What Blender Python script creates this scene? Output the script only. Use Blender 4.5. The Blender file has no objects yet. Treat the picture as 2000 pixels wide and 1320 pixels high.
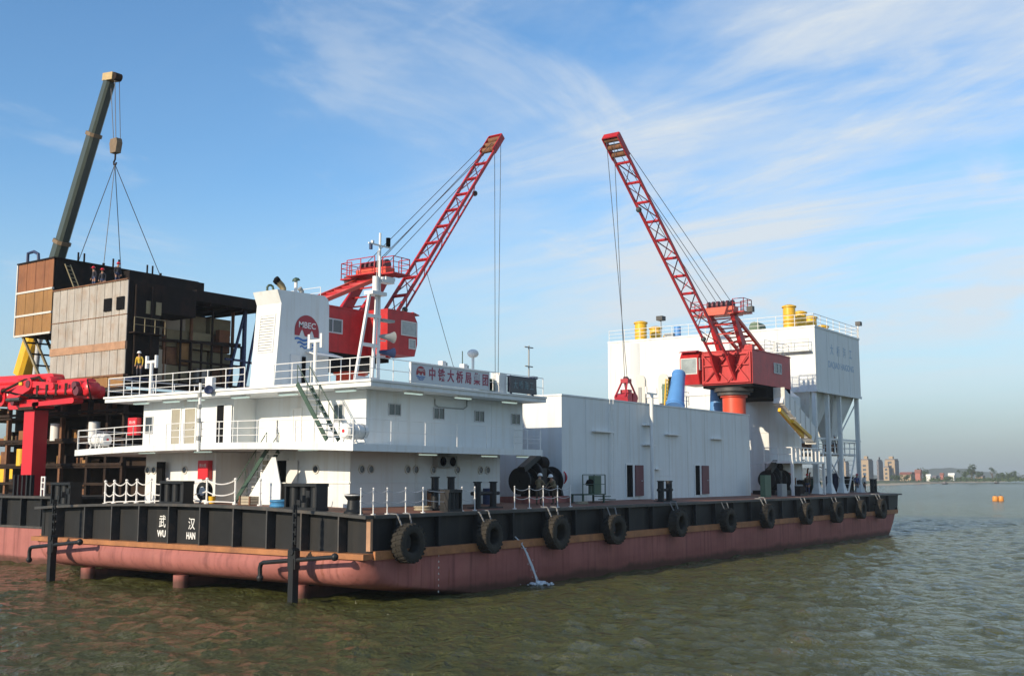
import bpy, bmesh, math, random
from mathutils import Vector, Matrix, noise as mnoise
R = math.radians
random.seed(7)
S = bpy.context.scene
C = S.collection

# ------------------------------------------------------------------ camera
cam = bpy.data.objects.new('camera', bpy.data.cameras.new('camera'))
C.objects.link(cam)
S.camera = cam
cam.data.sensor_width = 36.0
cam.data.lens = 38.7
cam.data.clip_start = 0.5
cam.data.clip_end = 20000
HEAD, PITCH = R(35.6465), R(7.158)
fwd = Vector((math.cos(HEAD)*math.cos(PITCH), math.sin(HEAD)*math.cos(PITCH), math.sin(PITCH)))
cam.location = (-35.11, -32.86, 5.5)
cam.rotation_euler = fwd.to_track_quat('-Z', 'Y').to_euler()

# ------------------------------------------------------------------ daylight
SUN_AZ, SUN_EL = R(171), R(20.5)          # azimuth counted from +X towards +Y
sun_dir = Vector((math.cos(SUN_AZ)*math.cos(SUN_EL), math.sin(SUN_AZ)*math.cos(SUN_EL), math.sin(SUN_EL)))
sun = bpy.data.objects.new('sun', bpy.data.lights.new('sun', 'SUN'))
C.objects.link(sun)
sun.data.energy = 4.4
sun.data.angle = R(0.53)
sun.data.color = (1.0, 0.86, 0.66)
sun.rotation_euler = (-sun_dir).to_track_quat('-Z', 'Y').to_euler()

W = bpy.data.worlds.new('World')
S.world = W
W.use_nodes = True
def make_world():
    nt = W.node_tree
    nt.nodes.clear()
    n = nt.nodes.new
    L = nt.links.new
    out = n('ShaderNodeOutputWorld'); bg = n('ShaderNodeBackground')
    sky = n('ShaderNodeTexSky'); sky.sky_type = 'NISHITA'; sky.sun_disc = False
    sky.sun_elevation = SUN_EL
    sky.sun_rotation = R(90) - SUN_AZ
    sky.altitude = 20; sky.air_density = 1.0; sky.dust_density = 0.35; sky.ozone_density = 2.6
    bg.inputs['Strength'].default_value = 0.15
    tc = n('ShaderNodeTexCoord')
    sep = n('ShaderNodeSeparateXYZ'); L(tc.outputs['Generated'], sep.inputs[0])
    def math_(op, a, b=None, c=None, clamp=False):
        m = n('ShaderNodeMath'); m.operation = op; m.use_clamp = clamp
        for i, v in enumerate((a, b, c)):
            if v is None: continue
            if isinstance(v, (int, float)): m.inputs[i].default_value = v
            else: L(v, m.inputs[i])
        return m.outputs[0]
    zc = math_('ADD', math_('MAXIMUM', sep.outputs['Z'], 0.0), 0.16)
    px = math_('DIVIDE', sep.outputs['X'], zc)
    py = math_('DIVIDE', sep.outputs['Y'], zc)
    comb = n('ShaderNodeCombineXYZ'); L(px, comb.inputs[0]); L(py, comb.inputs[1])
    def layer(rot, scl, nscale, detail, rough, lo, hi, seed, dist=0.6):
        mp = n('ShaderNodeMapping'); mp.inputs['Rotation'].default_value = (0, 0, R(rot))
        mp.inputs['Scale'].default_value = scl; mp.inputs['Location'].default_value = (seed, seed*1.7, 0)
        L(comb.outputs[0], mp.inputs[0])
        t = n('ShaderNodeTexNoise'); t.inputs['Scale'].default_value = nscale
        t.inputs['Detail'].default_value = detail; t.inputs['Roughness'].default_value = rough
        t.inputs['Distortion'].default_value = dist
        L(mp.outputs[0], t.inputs['Vector'])
        mr = n('ShaderNodeMapRange'); mr.interpolation_type = 'SMOOTHSTEP'
        mr.inputs['From Min'].default_value = lo; mr.inputs['From Max'].default_value = hi
        L(t.outputs['Fac'], mr.inputs['Value'])
        return mr.outputs[0]
    # cirrus streaks, broad veil that thickens towards +X, a few low puffs
    streak = layer(0, (1.9, 0.5, 1), 1.35, 10, 0.62, 0.44, 0.72, 6.6, 1.2)
    veil = layer(40, (1.3, 0.7, 1), 0.9, 8, 0.58, 0.36, 0.66, 3.9, 0.6)
    puff = layer(-20, (1.0, 1.5, 1), 1.5, 10, 0.58, 0.55, 0.68, 19.6, 0.4)
    side = n('ShaderNodeMapRange'); side.interpolation_type = 'SMOOTHSTEP'
    dirv = math_('SUBTRACT', math_('MULTIPLY', sep.outputs['X'], 0.95), math_('MULTIPLY', sep.outputs['Y'], 0.62))
    side.inputs['From Min'].default_value = 0.13; side.inputs['From Max'].default_value = 0.62
    L(dirv, side.inputs['Value'])
    a = math_('MULTIPLY', math_('MULTIPLY_ADD', streak, 0.62, math_('MULTIPLY', veil, 0.8)), math_('MULTIPLY_ADD', side.outputs[0], 0.95, 0.02))
    b = math_('MULTIPLY', puff, 0.29)
    low = n('ShaderNodeMapRange'); low.interpolation_type = 'SMOOTHSTEP'; low.inputs['From Min'].default_value = 0.01; low.inputs['From Max'].default_value = 0.17
    L(sep.outputs['Z'], low.inputs['Value'])
    cl = math_('MULTIPLY', math_('MINIMUM', math_('ADD', a, b), 0.92), low.outputs[0])
    mix = n('ShaderNodeMixRGB'); L(cl, mix.inputs[0])
    sat = n('ShaderNodeHueSaturation'); sat.inputs['Saturation'].default_value = 1.18; sat.inputs['Value'].default_value = 1.08
    L(sky.outputs[0], sat.inputs['Color'])
    prev = sat.outputs[0]                         # pale air low down, grey murk along the whole horizon
    for lo, hi, amt, col in ((0.27, 0.05, 0.75, (2.45, 3.4, 4.0, 1)), (0.095, -0.01, 0.92, (1.8, 2.15, 2.25, 1))):
        hz = n('ShaderNodeMapRange'); hz.interpolation_type = 'SMOOTHSTEP'
        hz.inputs['From Min'].default_value = lo; hz.inputs['From Max'].default_value = hi; hz.inputs['To Max'].default_value = amt
        L(sep.outputs['Z'], hz.inputs['Value'])
        mh = n('ShaderNodeMixRGB'); L(hz.outputs[0], mh.inputs[0]); L(prev, mh.inputs[1]); mh.inputs[2].default_value = col
        prev = mh.outputs[0]
    L(mh.outputs[0], mix.inputs[1]); mix.inputs[2].default_value = (4.1, 4.45, 4.75, 1)
    L(mix.outputs[0], bg.inputs['Color']); L(bg.outputs[0], out.inputs['Surface'])
make_world()
S.view_settings.view_transform = 'Standard'
S.view_settings.look = 'None'
S.view_settings.exposure = 0.25
S.view_settings.gamma = 1.0
S.view_settings.use_curve_mapping = False
S.cycles.use_denoising = True
S.cycles.max_bounces = 6
S.cycles.diffuse_bounces = 3
S.cycles.glossy_bounces = 3
S.cycles.volume_bounces = 0

# ------------------------------------------------------------------ materials
def material(name, col, rough=0.5, var=0.12, vscale=0.5, streak=0.0, streak_col=(0.16, 0.07, 0.03), bump=0.0,
             bscale=1.5, metal=0.0, spec=0.5, patch=0.0, patch_col=(0.2, 0.1, 0.05), patch_scale=0.6, emit=0.0,
             stretch=(2.2, 2.2, 0.12), waterline=False):
    m = bpy.data.materials.new(name); m.use_nodes = True
    nt = m.node_tree; n = nt.nodes.new; L = nt.links.new
    bs = nt.nodes['Principled BSDF']
    geo = n('ShaderNodeNewGeometry')
    t = n('ShaderNodeTexNoise'); t.inputs['Scale'].default_value = vscale; t.inputs['Detail'].default_value = 6
    t.inputs['Roughness'].default_value = 0.65
    L(geo.outputs['Position'], t.inputs['Vector'])
    mr = n('ShaderNodeMapRange'); mr.inputs['From Min'].default_value = 0.3; mr.inputs['From Max'].default_value = 0.7
    mr.inputs['To Min'].default_value = 1 - var; mr.inputs['To Max'].default_value = 1 + var*0.6
    L(t.outputs['Fac'], mr.inputs['Value'])
    hs = n('ShaderNodeVectorMath'); hs.operation = 'SCALE'; hs.inputs[0].default_value = col
    L(mr.outputs[0], hs.inputs['Scale'])
    cur = hs.outputs[0]
    def over(cur, fac_sock, amount, c):
        mu = n('ShaderNodeMath'); mu.operation = 'MULTIPLY'; mu.inputs[1].default_value = amount; L(fac_sock, mu.inputs[0])
        mx = n('ShaderNodeMixRGB'); L(mu.outputs[0], mx.inputs[0]); L(cur, mx.inputs[1]); mx.inputs[2].default_value = (*c, 1)
        return mx.outputs[0]
    def ramp(sock, lo, hi):
        r = n('ShaderNodeMapRange'); r.interpolation_type = 'SMOOTHSTEP'
        r.inputs['From Min'].default_value = lo; r.inputs['From Max'].default_value = hi
        L(sock, r.inputs['Value']); return r.outputs[0]
    if patch:
        t2 = n('ShaderNodeTexNoise'); t2.inputs['Scale'].default_value = patch_scale; t2.inputs['Detail'].default_value = 8
        t2.inputs['Roughness'].default_value = 0.7
        L(geo.outputs['Position'], t2.inputs['Vector'])
        cur = over(cur, ramp(t2.outputs['Fac'], 0.48, 0.66), patch, patch_col)
    if streak:
        mp = n('ShaderNodeMapping'); mp.inputs['Scale'].default_value = stretch
        L(geo.outputs['Position'], mp.inputs[0])
        t3 = n('ShaderNodeTexNoise'); t3.inputs['Scale'].default_value = 1.4; t3.inputs['Detail'].default_value = 5
        L(mp.outputs[0], t3.inputs['Vector'])
        cur = over(cur, ramp(t3.outputs['Fac'], 0.47, 0.75), streak, streak_col)
    if waterline:                                # weed and rust stain just above the water, scraped light patches
        sp = n('ShaderNodeSeparateXYZ'); L(geo.outputs['Position'], sp.inputs[0])
        ad = n('ShaderNodeMath'); ad.operation = 'MULTIPLY_ADD'; L(t.outputs['Fac'], ad.inputs[0]); ad.inputs[1].default_value = -0.9; L(sp.outputs['Z'], ad.inputs[2])
        wr = n('ShaderNodeMapRange'); wr.interpolation_type = 'SMOOTHSTEP'; wr.inputs['From Min'].default_value = 0.12; wr.inputs['From Max'].default_value = -0.3
        L(ad.outputs[0], wr.inputs['Value']); cur = over(cur, wr.outputs[0], 0.75, (0.055, 0.040, 0.028))
        m2 = n('ShaderNodeMapping'); m2.inputs['Scale'].default_value = (5, 5, 0.5); L(geo.outputs['Position'], m2.inputs[0])
        t5 = n('ShaderNodeTexNoise'); t5.inputs['Scale'].default_value = 0.8; t5.inputs['Detail'].default_value = 7; L(m2.outputs[0], t5.inputs['Vector'])
        cur = over(cur, ramp(t5.outputs['Fac'], 0.60, 0.74), 0.5, (0.17, 0.06, 0.03))
    L(cur, bs.inputs['Base Color'])
    bs.inputs['Roughness'].default_value = rough; bs.inputs['Metallic'].default_value = metal
    bs.inputs['Specular IOR Level'].default_value = spec
    if emit:
        bs.inputs['Emission Color'].default_value = (*col, 1); bs.inputs['Emission Strength'].default_value = emit
    if bump:
        t4 = n('ShaderNodeTexNoise'); t4.inputs['Scale'].default_value = bscale; t4.inputs['Detail'].default_value = 3
        L(geo.outputs['Position'], t4.inputs['Vector'])
        bp = n('ShaderNodeBump'); bp.inputs['Strength'].default_value = bump; bp.inputs['Distance'].default_value = 0.05
        L(t4.outputs['Fac'], bp.inputs['Height']); L(bp.outputs[0], bs.inputs['Normal'])
    return m
M = {}
def mat(key, *a, **k): M[key] = material(key, *a, **k)
mat('white_paint', (0.72, 0.74, 0.73), 0.45, 0.06, 0.4, streak=0.30, streak_col=(0.50, 0.42, 0.31), bump=0.35, bscale=0.9, spec=0.35)
mat('white_metal', (0.76, 0.75, 0.72), 0.4, 0.06, 1.0, streak=0.10, streak_col=(0.5, 0.4, 0.28))
mat('silo_paint', (0.71, 0.73, 0.71), 0.5, 0.06, 0.2, streak=0.34, streak_col=(0.48, 0.42, 0.34), bump=0.35, bscale=0.6, spec=0.3)
mat('soffit_paint', (0.62, 0.60, 0.54), 0.55, 0.08, 0.6, patch=0.2, patch_col=(0.4, 0.34, 0.25))
mat('hull_red', (0.37, 0.14, 0.122), 0.65, 0.18, 0.5, streak=0.75, streak_col=(0.19, 0.075, 0.07), bump=0.35, bscale=0.9,
    patch=0.25, patch_col=(0.43, 0.19, 0.15), patch_scale=0.45, spec=0.12, waterline=True)
mat('black_plate', (0.017, 0.018, 0.019), 0.6, 0.3, 0.7, streak=0.35, streak_col=(0.042, 0.036, 0.030), bump=0.2, spec=0.25)
mat('black_paint', (0.012, 0.014, 0.016), 0.5, 0.25, 1.5, patch=0.12, patch_col=(0.06, 0.04, 0.03), spec=0.3)
mat('edge_steel', (0.045, 0.044, 0.042), 0.55, 0.3, 2.0, patch=0.4, patch_col=(0.15, 0.11, 0.08), patch_scale=1.2)
mat('rub_rust', (0.37, 0.15, 0.055), 0.7, 0.3, 1.2, patch=0.65, patch_col=(0.20, 0.075, 0.04), patch_scale=0.9)
mat('deck_red', (0.20, 0.085, 0.055), 0.75, 0.3, 0.8, patch=0.4, patch_col=(0.26, 0.15, 0.10))
mat('crane_red', (0.48, 0.022, 0.024), 0.42, 0.22, 1.2, streak=0.35, streak_col=(0.24, 0.02, 0.018), patch=0.15, patch_col=(0.20, 0.03, 0.02), patch_scale=1.4, spec=0.35, bump=0.15)
mat('crane_red_lit', (0.66, 0.075, 0.03), 0.42, 0.12, 0.9)  # brighter copy of the crane red, sunlit orange put into the colour
mat('rust_brown', (0.17, 0.075, 0.035), 0.8, 0.4, 1.3, patch=0.6, patch_col=(0.30, 0.14, 0.055))
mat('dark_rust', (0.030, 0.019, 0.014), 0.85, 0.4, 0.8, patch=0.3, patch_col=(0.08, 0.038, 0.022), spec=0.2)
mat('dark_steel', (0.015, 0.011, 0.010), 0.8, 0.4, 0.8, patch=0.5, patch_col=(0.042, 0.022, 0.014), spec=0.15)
mat('ochre_panel', (0.30, 0.152, 0.046), 0.75, 0.25, 0.7, streak=0.5, streak_col=(0.20, 0.085, 0.03), stretch=(3, 3, 0.2))
mat('rust_panel', (0.26, 0.098, 0.036), 0.75, 0.3, 0.7, streak=0.5, streak_col=(0.18, 0.06, 0.03), stretch=(3, 3, 0.2))
mat('zinc_panel', (0.40, 0.365, 0.32), 0.65, 0.2, 0.6, streak=0.5, streak_col=(0.22, 0.18, 0.13), patch=0.45, patch_col=(0.29, 0.18, 0.10), patch_scale=0.8)
mat('rust_band', (0.42, 0.24, 0.14), 0.75, 0.3, 1.4, patch=0.4, patch_col=(0.30, 0.13, 0.06))
mat('khaki_panel', (0.27, 0.22, 0.12), 0.8, 0.25, 1.0, patch=0.35, patch_col=(0.15, 0.10, 0.05))
mat('pale_line', (0.62, 0.60, 0.55), 0.6, 0.1, 1.0)
mat('yellow_paint', (0.78, 0.44, 0.02), 0.42, 0.12, 1.2, streak=0.2, streak_col=(0.5, 0.25, 0.02))
mat('boom_green', (0.055, 0.07, 0.058), 0.38, 0.15, 0.6, streak=0.1, streak_col=(0.05, 0.05, 0.04))
mat('boom_tip', (0.52, 0.37, 0.17), 0.5, 0.2, 1.0)
mat('hook_tan', (0.20, 0.135, 0.075), 0.6, 0.3, 2.0)
mat('blue_paint', (0.10, 0.27, 0.56), 0.42, 0.12, 0.8, streak=0.15, streak_col=(0.07, 0.17, 0.36))
mat('wire', (0.06, 0.06, 0.065), 0.5, 0.1)
mat('pale_wire', (0.5, 0.5, 0.48), 0.5, 0.1)
mat('glass', (0.03, 0.04, 0.05), 0.08, 0.1, 0.8, spec=0.8)
mat('cab_glass', (0.30, 0.33, 0.32), 0.08, 0.25, 1.5, spec=0.8)
mat('curtain_glass', (0.035, 0.055, 0.062), 0.1, 0.3, 2.5, spec=0.8)
mat('aluminium', (0.5, 0.5, 0.5), 0.4, 0.1)
mat('dark_opening', (0.010, 0.010, 0.011), 0.95, 0.1, spec=0.05)
mat('door_tan', (0.40, 0.34, 0.24), 0.55, 0.12, 1.0)
mat('door_beige', (0.33, 0.30, 0.23), 0.55, 0.12, 1.0)
mat('hose_blue', (0.05, 0.22, 0.42), 0.5, 0.2, 3)
mat('rope', (0.36, 0.31, 0.22), 0.9, 0.2, 6)
mat('door_maroon', (0.13, 0.025, 0.035), 0.5, 0.2)
mat('rubber', (0.022, 0.019, 0.014), 0.85, 0.4, 2.5, patch=0.35, patch_col=(0.075, 0.055, 0.035), bump=0.3, bscale=8)
mat('fire_red', (0.62, 0.02, 0.03), 0.35, 0.1)
mat('logo_red', (0.36, 0.018, 0.03), 0.4, 0.05)
mat('logo_blue', (0.04, 0.16, 0.45), 0.4, 0.05)
mat('sign_white', (0.62, 0.64, 0.66), 0.4, 0.05)
mat('sign_red', (0.36, 0.045, 0.09), 0.5, 0.05)
mat('faint_blue', (0.30, 0.42, 0.56), 0.5, 0.05)
mat('led_black', (0.016, 0.020, 0.035), 0.3, 0.2)
mat('led_glyph', (0.17, 0.26, 0.28), 0.4, 0.1)
mat('letter_white', (0.80, 0.79, 0.75), 0.5, 0.08, 2)
mat('tube_light', (0.72, 0.90, 0.80), 0.3, 0.03, emit=0.35)
mat('dark_green', (0.035, 0.075, 0.05), 0.55, 0.2)
mat('mid_green', (0.09, 0.15, 0.09), 0.6, 0.2)
mat('navy', (0.02, 0.035, 0.10), 0.6, 0.2)
mat('tan_cloth', (0.19, 0.15, 0.085), 0.9, 0.2, 6)
mat('brown_cloth', (0.10, 0.075, 0.05), 0.9, 0.2, 6)
mat('dark_cloth', (0.03, 0.03, 0.04), 0.9, 0.2, 6)
mat('blue_cloth', (0.05, 0.08, 0.22), 0.9, 0.2, 6)
mat('yellow_cloth', (0.62, 0.42, 0.05), 0.9, 0.2, 6)
mat('skin', (0.36, 0.19, 0.12), 0.6, 0.1, 6)
mat('helmet_white', (0.82, 0.82, 0.80), 0.3, 0.03)
mat('helmet_red', (0.55, 0.02, 0.03), 0.3, 0.03)
mat('boot', (0.02, 0.018, 0.016), 0.7, 0.2, 4)
mat('chain_steel', (0.20, 0.20, 0.20), 0.5, 0.2)
mat('grey_box', (0.30, 0.31, 0.30), 0.55, 0.15)
mat('foam', (0.62, 0.66, 0.68), 0.5, 0.1, 3)
mat('sand', (0.42, 0.34, 0.23), 0.9, 0.15, 0.05)
mat('grass', (0.085, 0.115, 0.045), 0.95, 0.3, 0.03, patch=0.4, patch_col=(0.15, 0.14, 0.06), patch_scale=0.02)
mat('far_land', (0.07, 0.085, 0.06), 0.95, 0.3, 0.02)
mat('facade_tan', (0.36, 0.27, 0.18), 0.8, 0.08, 0.1)
mat('facade_grey', (0.17, 0.16, 0.17), 0.8, 0.08, 0.1)
mat('facade_white', (0.7, 0.7, 0.66), 0.8, 0.06, 0.1)
mat('facade_red', (0.36, 0.13, 0.10), 0.8, 0.08, 0.1)
mat('roof_tile', (0.22, 0.09, 0.07), 0.8, 0.1, 0.2)
mat('far_glass', (0.06, 0.07, 0.09), 0.3, 0.1)
mat('leaf', (0.055, 0.085, 0.035), 0.9, 0.35, 0.25)
mat('bark', (0.10, 0.075, 0.05), 0.9, 0.2)
mat('buoy_orange', (0.70, 0.27, 0.04), 0.5, 0.2, 2)

# ------------------------------------------------------------------ mesh helpers
class MB:
    """collects shapes and links them as ONE mesh object"""
    def __init__(s): s.v = []; s.f = []
    def add(s, vs, fs):
        o = len(s.v); s.v += [tuple(v) for v in vs]; s.f += [tuple(i+o for i in f) for f in fs]; return s
    def box(s, x0, x1, y0, y1, z0, z1):
        x0, x1 = sorted((x0, x1)); y0, y1 = sorted((y0, y1)); z0, z1 = sorted((z0, z1))
        return s.add([(x0,y0,z0),(x1,y0,z0),(x1,y1,z0),(x0,y1,z0),(x0,y0,z1),(x1,y0,z1),(x1,y1,z1),(x0,y1,z1)],
              [(0,3,2,1),(4,5,6,7),(0,1,5,4),(1,2,6,5),(2,3,7,6),(3,0,4,7)])
    def frame_of(s, p, q, up=(0,0,1)):
        d = (Vector(q)-Vector(p)); l = d.length; d.normalize()
        u = Vector(up)
        if abs(d.dot(u)) > 0.98: u = Vector((0,1,0)) if abs(d.y) < 0.9 else Vector((1,0,0))
        a = d.cross(u).normalized(); b = a.cross(d).normalized()
        return d, a, b
    def bar(s, p, q, w, h=None, up=(0,0,1)):
        h = h or w; p = Vector(p); q = Vector(q); d, a, b = s.frame_of(p, q, up)
        vs = [c + a*(i*w/2) + b*(j*h/2) for c in (p, q) for i, j in ((-1,-1),(1,-1),(1,1),(-1,1))]
        return s.add(vs, [(3,2,1,0),(4,5,6,7),(0,1,5,4),(1,2,6,5),(2,3,7,6),(3,0,4,7)])
    def tube(s, p, q, r, n=8, r2=None, cap=True):
        r2 = r if r2 is None else r2; p = Vector(p); q = Vector(q); d, a, b = s.frame_of(p, q)
        vs = []
        for c, rr in ((p, r), (q, r2)):
            for i in range(n):
                t = 2*math.pi*i/n; vs.append(c + a*(rr*math.cos(t)) + b*(rr*math.sin(t)))
        fs = [(i, (i+1) % n, n+(i+1) % n, n+i) for i in range(n)]
        if cap: fs += [tuple(range(n-1, -1, -1)), tuple(range(n, 2*n))]
        return s.add(vs, fs)
    def path(s, pts, r, n=6):
        pts = [Vector(p) for p in pts]; vs = []; N = len(pts)
        prev = None
        for i, p in enumerate(pts):
            d = (pts[min(i+1, N-1)] - pts[max(i-1, 0)]).normalized()
            if prev is None: _, a, b = s.frame_of((0,0,0), d)
            else:
                a = (prev - d*prev.dot(d)).normalized(); b = a.cross(d).normalized()
            prev = a
            for k in range(n):
                t = 2*math.pi*k/n; vs.append(p + a*(r*math.cos(t)) + b*(r*math.sin(t)))
        fs = [(i*n+k, i*n+(k+1) % n, (i+1)*n+(k+1) % n, (i+1)*n+k) for i in range(N-1) for k in range(n)]
        fs += [tuple(range(n-1, -1, -1)), tuple((N-1)*n+k for k in range(n))]
        return s.add(vs, fs)
    def prism(s, poly, axis, a, b):
        """poly in the two other axes (cyclic order), extruded along axis from a to b"""
        def mk(u, v, w): return {'x': (w, u, v), 'y': (u, w, v), 'z': (u, v, w)}[axis]
        n = len(poly)
        vs = [mk(u, v, a) for u, v in poly] + [mk(u, v, b) for u, v in poly]
        fs = [(i, (i+1) % n, n+(i+1) % n, n+i) for i in range(n)] + [tuple(range(n-1, -1, -1)), tuple(range(n, 2*n))]
        return s.add(vs, fs)
    def lathe(s, prof, c, axis=(0,0,1), n=20, caps=False):
        d = Vector(axis).normalized(); c = Vector(c)
        _, a, b = s.frame_of((0,0,0), d); vs = []
        for r, h in prof:
            for i in range(n):
                t = 2*math.pi*i/n; vs.append(c + d*h + a*(r*math.cos(t)) + b*(r*math.sin(t)))
        m = len(prof)
        fs = [(j*n+i, j*n+(i+1) % n, (j+1)*n+(i+1) % n, (j+1)*n+i) for j in range(m-1) for i in range(n)]
        if caps: fs += [tuple(range(n-1, -1, -1)), tuple((m-1)*n+i for i in range(n))]
        return s.add(vs, fs)
    def ball(s, c, r, n=12, sz=1.0):
        k = max(4, n//2); c = Vector(c)
        return s.lathe([(max(1e-3, r*math.sin(math.pi*i/k)), -r*sz*math.cos(math.pi*i/k)) for i in range(k+1)], c, (0,0,1), n)
    def quad(s, a, b, c, d): return s.add([a, b, c, d], [(0,1,2,3)])
    def build(s, name, m, parent=None, smooth=False, angle=35, recalc=True):
        me = bpy.data.meshes.new(name)
        me.from_pydata([tuple(v) for v in s.v], [], s.f)
        if recalc:
            bm = bmesh.new(); bm.from_mesh(me); bmesh.ops.recalc_face_normals(bm, faces=bm.faces); bm.to_mesh(me); bm.free()
        if smooth:
            me.polygons.foreach_set('use_smooth', [True]*len(me.polygons)); me.set_sharp_from_angle(angle=R(angle))
        for mm in (m if isinstance(m, (list, tuple)) else [m]): me.materials.append(M[mm] if isinstance(mm, str) else mm)
        o = bpy.data.objects.new(name, me); C.objects.link(o)
        if parent is not None:
            o.parent = parent
            o.matrix_parent_inverse = parent_world(parent).inverted()
        return o
def parent_world(o):
    m = o.matrix_basis.copy()
    while o.parent is not None:
        m = o.parent.matrix_basis @ o.matrix_parent_inverse @ m
        o = o.parent
    return m
def tag(o, label=None, cat=None, group=None, kind=None):
    if label: o['label'] = label
    if cat: o['category'] = cat
    if group: o['group'] = group
    if kind: o['kind'] = kind
    return o
def thing(name, label, cat, loc=(0,0,0), group=None):
    o = bpy.data.objects.new(name, None); C.objects.link(o); o.location = loc; o.empty_display_size = 0.5
    return tag(o, label, cat, group)
def copy_thing(src, dx=(0,0,0), label=None):
    r = src.copy(); C.objects.link(r); r.location = Vector(src.location) + Vector(dx)
    if label: r['label'] = label
    for ch in list(src.children):
        c = ch.copy(); C.objects.link(c); c.parent = r; c.matrix_parent_inverse = ch.matrix_parent_inverse
        for g in list(ch.children):
            d = g.copy(); C.objects.link(d); d.parent = c; d.matrix_parent_inverse = g.matrix_parent_inverse
    return r
def clone_part(o, dx):
    c = o.copy(); C.objects.link(c); c.parent = o.parent; c.matrix_parent_inverse = o.matrix_parent_inverse
    c.location = Vector(o.location) + Vector(dx); return c
def text(name, body, size, c, xd, yd, m, parent, sx=1.0, depth=0.008, bold=0.0):
    cu = bpy.data.curves.new('text_tmp', 'FONT'); cu.body = body; cu.size = size; cu.extrude = depth
    cu.align_x = 'CENTER'; cu.align_y = 'CENTER'; cu.offset = bold
    to = bpy.data.objects.new('text_tmp', cu); C.objects.link(to)
    dg = bpy.context.evaluated_depsgraph_get()
    me = bpy.data.meshes.new_from_object(to.evaluated_get(dg)); me.name = name
    bpy.data.objects.remove(to); bpy.data.curves.remove(cu)
    xd = Vector(xd).normalized(); yd = Vector(yd).normalized(); zd = xd.cross(yd)
    mx = Matrix((( xd.x*sx, yd.x, zd.x, c[0]), (xd.y*sx, yd.y, zd.y, c[1]), (xd.z*sx, yd.z, zd.z, c[2]), (0,0,0,1)))
    me.transform(mx); me.materials.clear(); me.materials.append(M[m])
    o = bpy.data.objects.new(name, me); C.objects.link(o)
    if parent is not None:
        o.parent = parent; o.matrix_parent_inverse = parent_world(parent).inverted()
    return o
def railing(mb, pts, h=1.05, rails=3, step=1.5, r=0.026):
    """posts along a polyline, and rails"""
    for a, b in zip(pts[:-1], pts[1:]):
        a = Vector(a); b = Vector(b); n = max(1, round((b-a).length/step))
        for i in range(n+1):
            p = a.lerp(b, i/n)
            mb.tube(p, p+Vector((0,0,h)), r*1.15, 6, cap=False)
        for k in range(rails):
            z = Vector((0,0,h*(k+1)/rails))
            mb.tube(a+z, b+z, r if k == rails-1 else r*0.75, 6, cap=False)
    return mb
def lerp(a, b, t): return a + (b-a)*t
def deck_z(y): return 3.78 + 0.35*(1-((y-12.6)/12.6)**2)
# ------------------------------------------------------------------ water
def water_material():
    m = bpy.data.materials.new('river_water'); m.use_nodes = True
    nt = m.node_tree; n = nt.nodes.new; L = nt.links.new
    bs = nt.nodes['Principled BSDF']
    geo = n('ShaderNodeNewGeometry')
    t = n('ShaderNodeTexNoise'); t.inputs['Scale'].default_value = 0.05; t.inputs['Detail'].default_value = 5
    L(geo.outputs['Position'], t.inputs['Vector'])
    mx = n('ShaderNodeMixRGB'); L(t.outputs['Fac'], mx.inputs[0])
    mx.inputs[1].default_value = (0.058, 0.068, 0.016, 1); mx.inputs[2].default_value = (0.094, 0.091, 0.027, 1)
    L(mx.outputs[0], bs.inputs['Base Color'])
    sx_ = n('ShaderNodeSeparateXYZ'); L(geo.outputs['Position'], sx_.inputs[0])
    rr = n('ShaderNodeMapRange'); rr.inputs['From Min'].default_value = 95; rr.inputs['From Max'].default_value = 260   # wind ripples too fine to model out in the open river
    rr.inputs['To Min'].default_value = 0.08; rr.inputs['To Max'].default_value = 0.2; L(sx_.outputs['X'], rr.inputs['Value']); L(rr.outputs[0], bs.inputs['Roughness'])
    bs.inputs['IOR'].default_value = 1.33
    def nz(scale, stretch, rot, det):
        mp = n('ShaderNodeMapping'); mp.inputs['Scale'].default_value = (scale, scale*stretch, scale); mp.inputs['Rotation'].default_value = (0, 0, R(rot))
        L(geo.outputs['Position'], mp.inputs[0])
        q = n('ShaderNodeTexNoise'); q.inputs['Scale'].default_value = 1.0; q.inputs['Detail'].default_value = det; q.inputs['Roughness'].default_value = 0.6
        q.inputs['Distortion'].default_value = 0.4
        L(mp.outputs[0], q.inputs['Vector']); return q.outputs['Fac']
    a = nz(1.9, 1.15, 25, 6); b = nz(0.6, 1.3, 60, 4); c = nz(4.6, 1.1, 10, 4)
    s1 = n('ShaderNodeMath'); s1.operation = 'MULTIPLY_ADD'; L(b, s1.inputs[0]); s1.inputs[1].default_value = 1.1; L(a, s1.inputs[2])
    s2 = n('ShaderNodeMath'); s2.operation = 'MULTIPLY_ADD'; L(c, s2.inputs[0]); s2.inputs[1].default_value = 0.5; L(s1.outputs[0], s2.inputs[2])
    d_ = nz(0.22, 1.2, 40, 3)
    s3 = n('ShaderNodeMath'); s3.operation = 'MULTIPLY_ADD'; L(d_, s3.inputs[0]); s3.inputs[1].default_value = 2.2; L(s2.outputs[0], s3.inputs[2]); s2 = s3
    bp = n('ShaderNodeBump'); bp.inputs['Strength'].default_value = 1.0; bp.inputs['Distance'].default_value = 0.46
    L(s2.outputs[0], bp.inputs['Height']); L(bp.outputs[0], bs.inputs['Normal'])
    return m
M['water'] = water_material()
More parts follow.
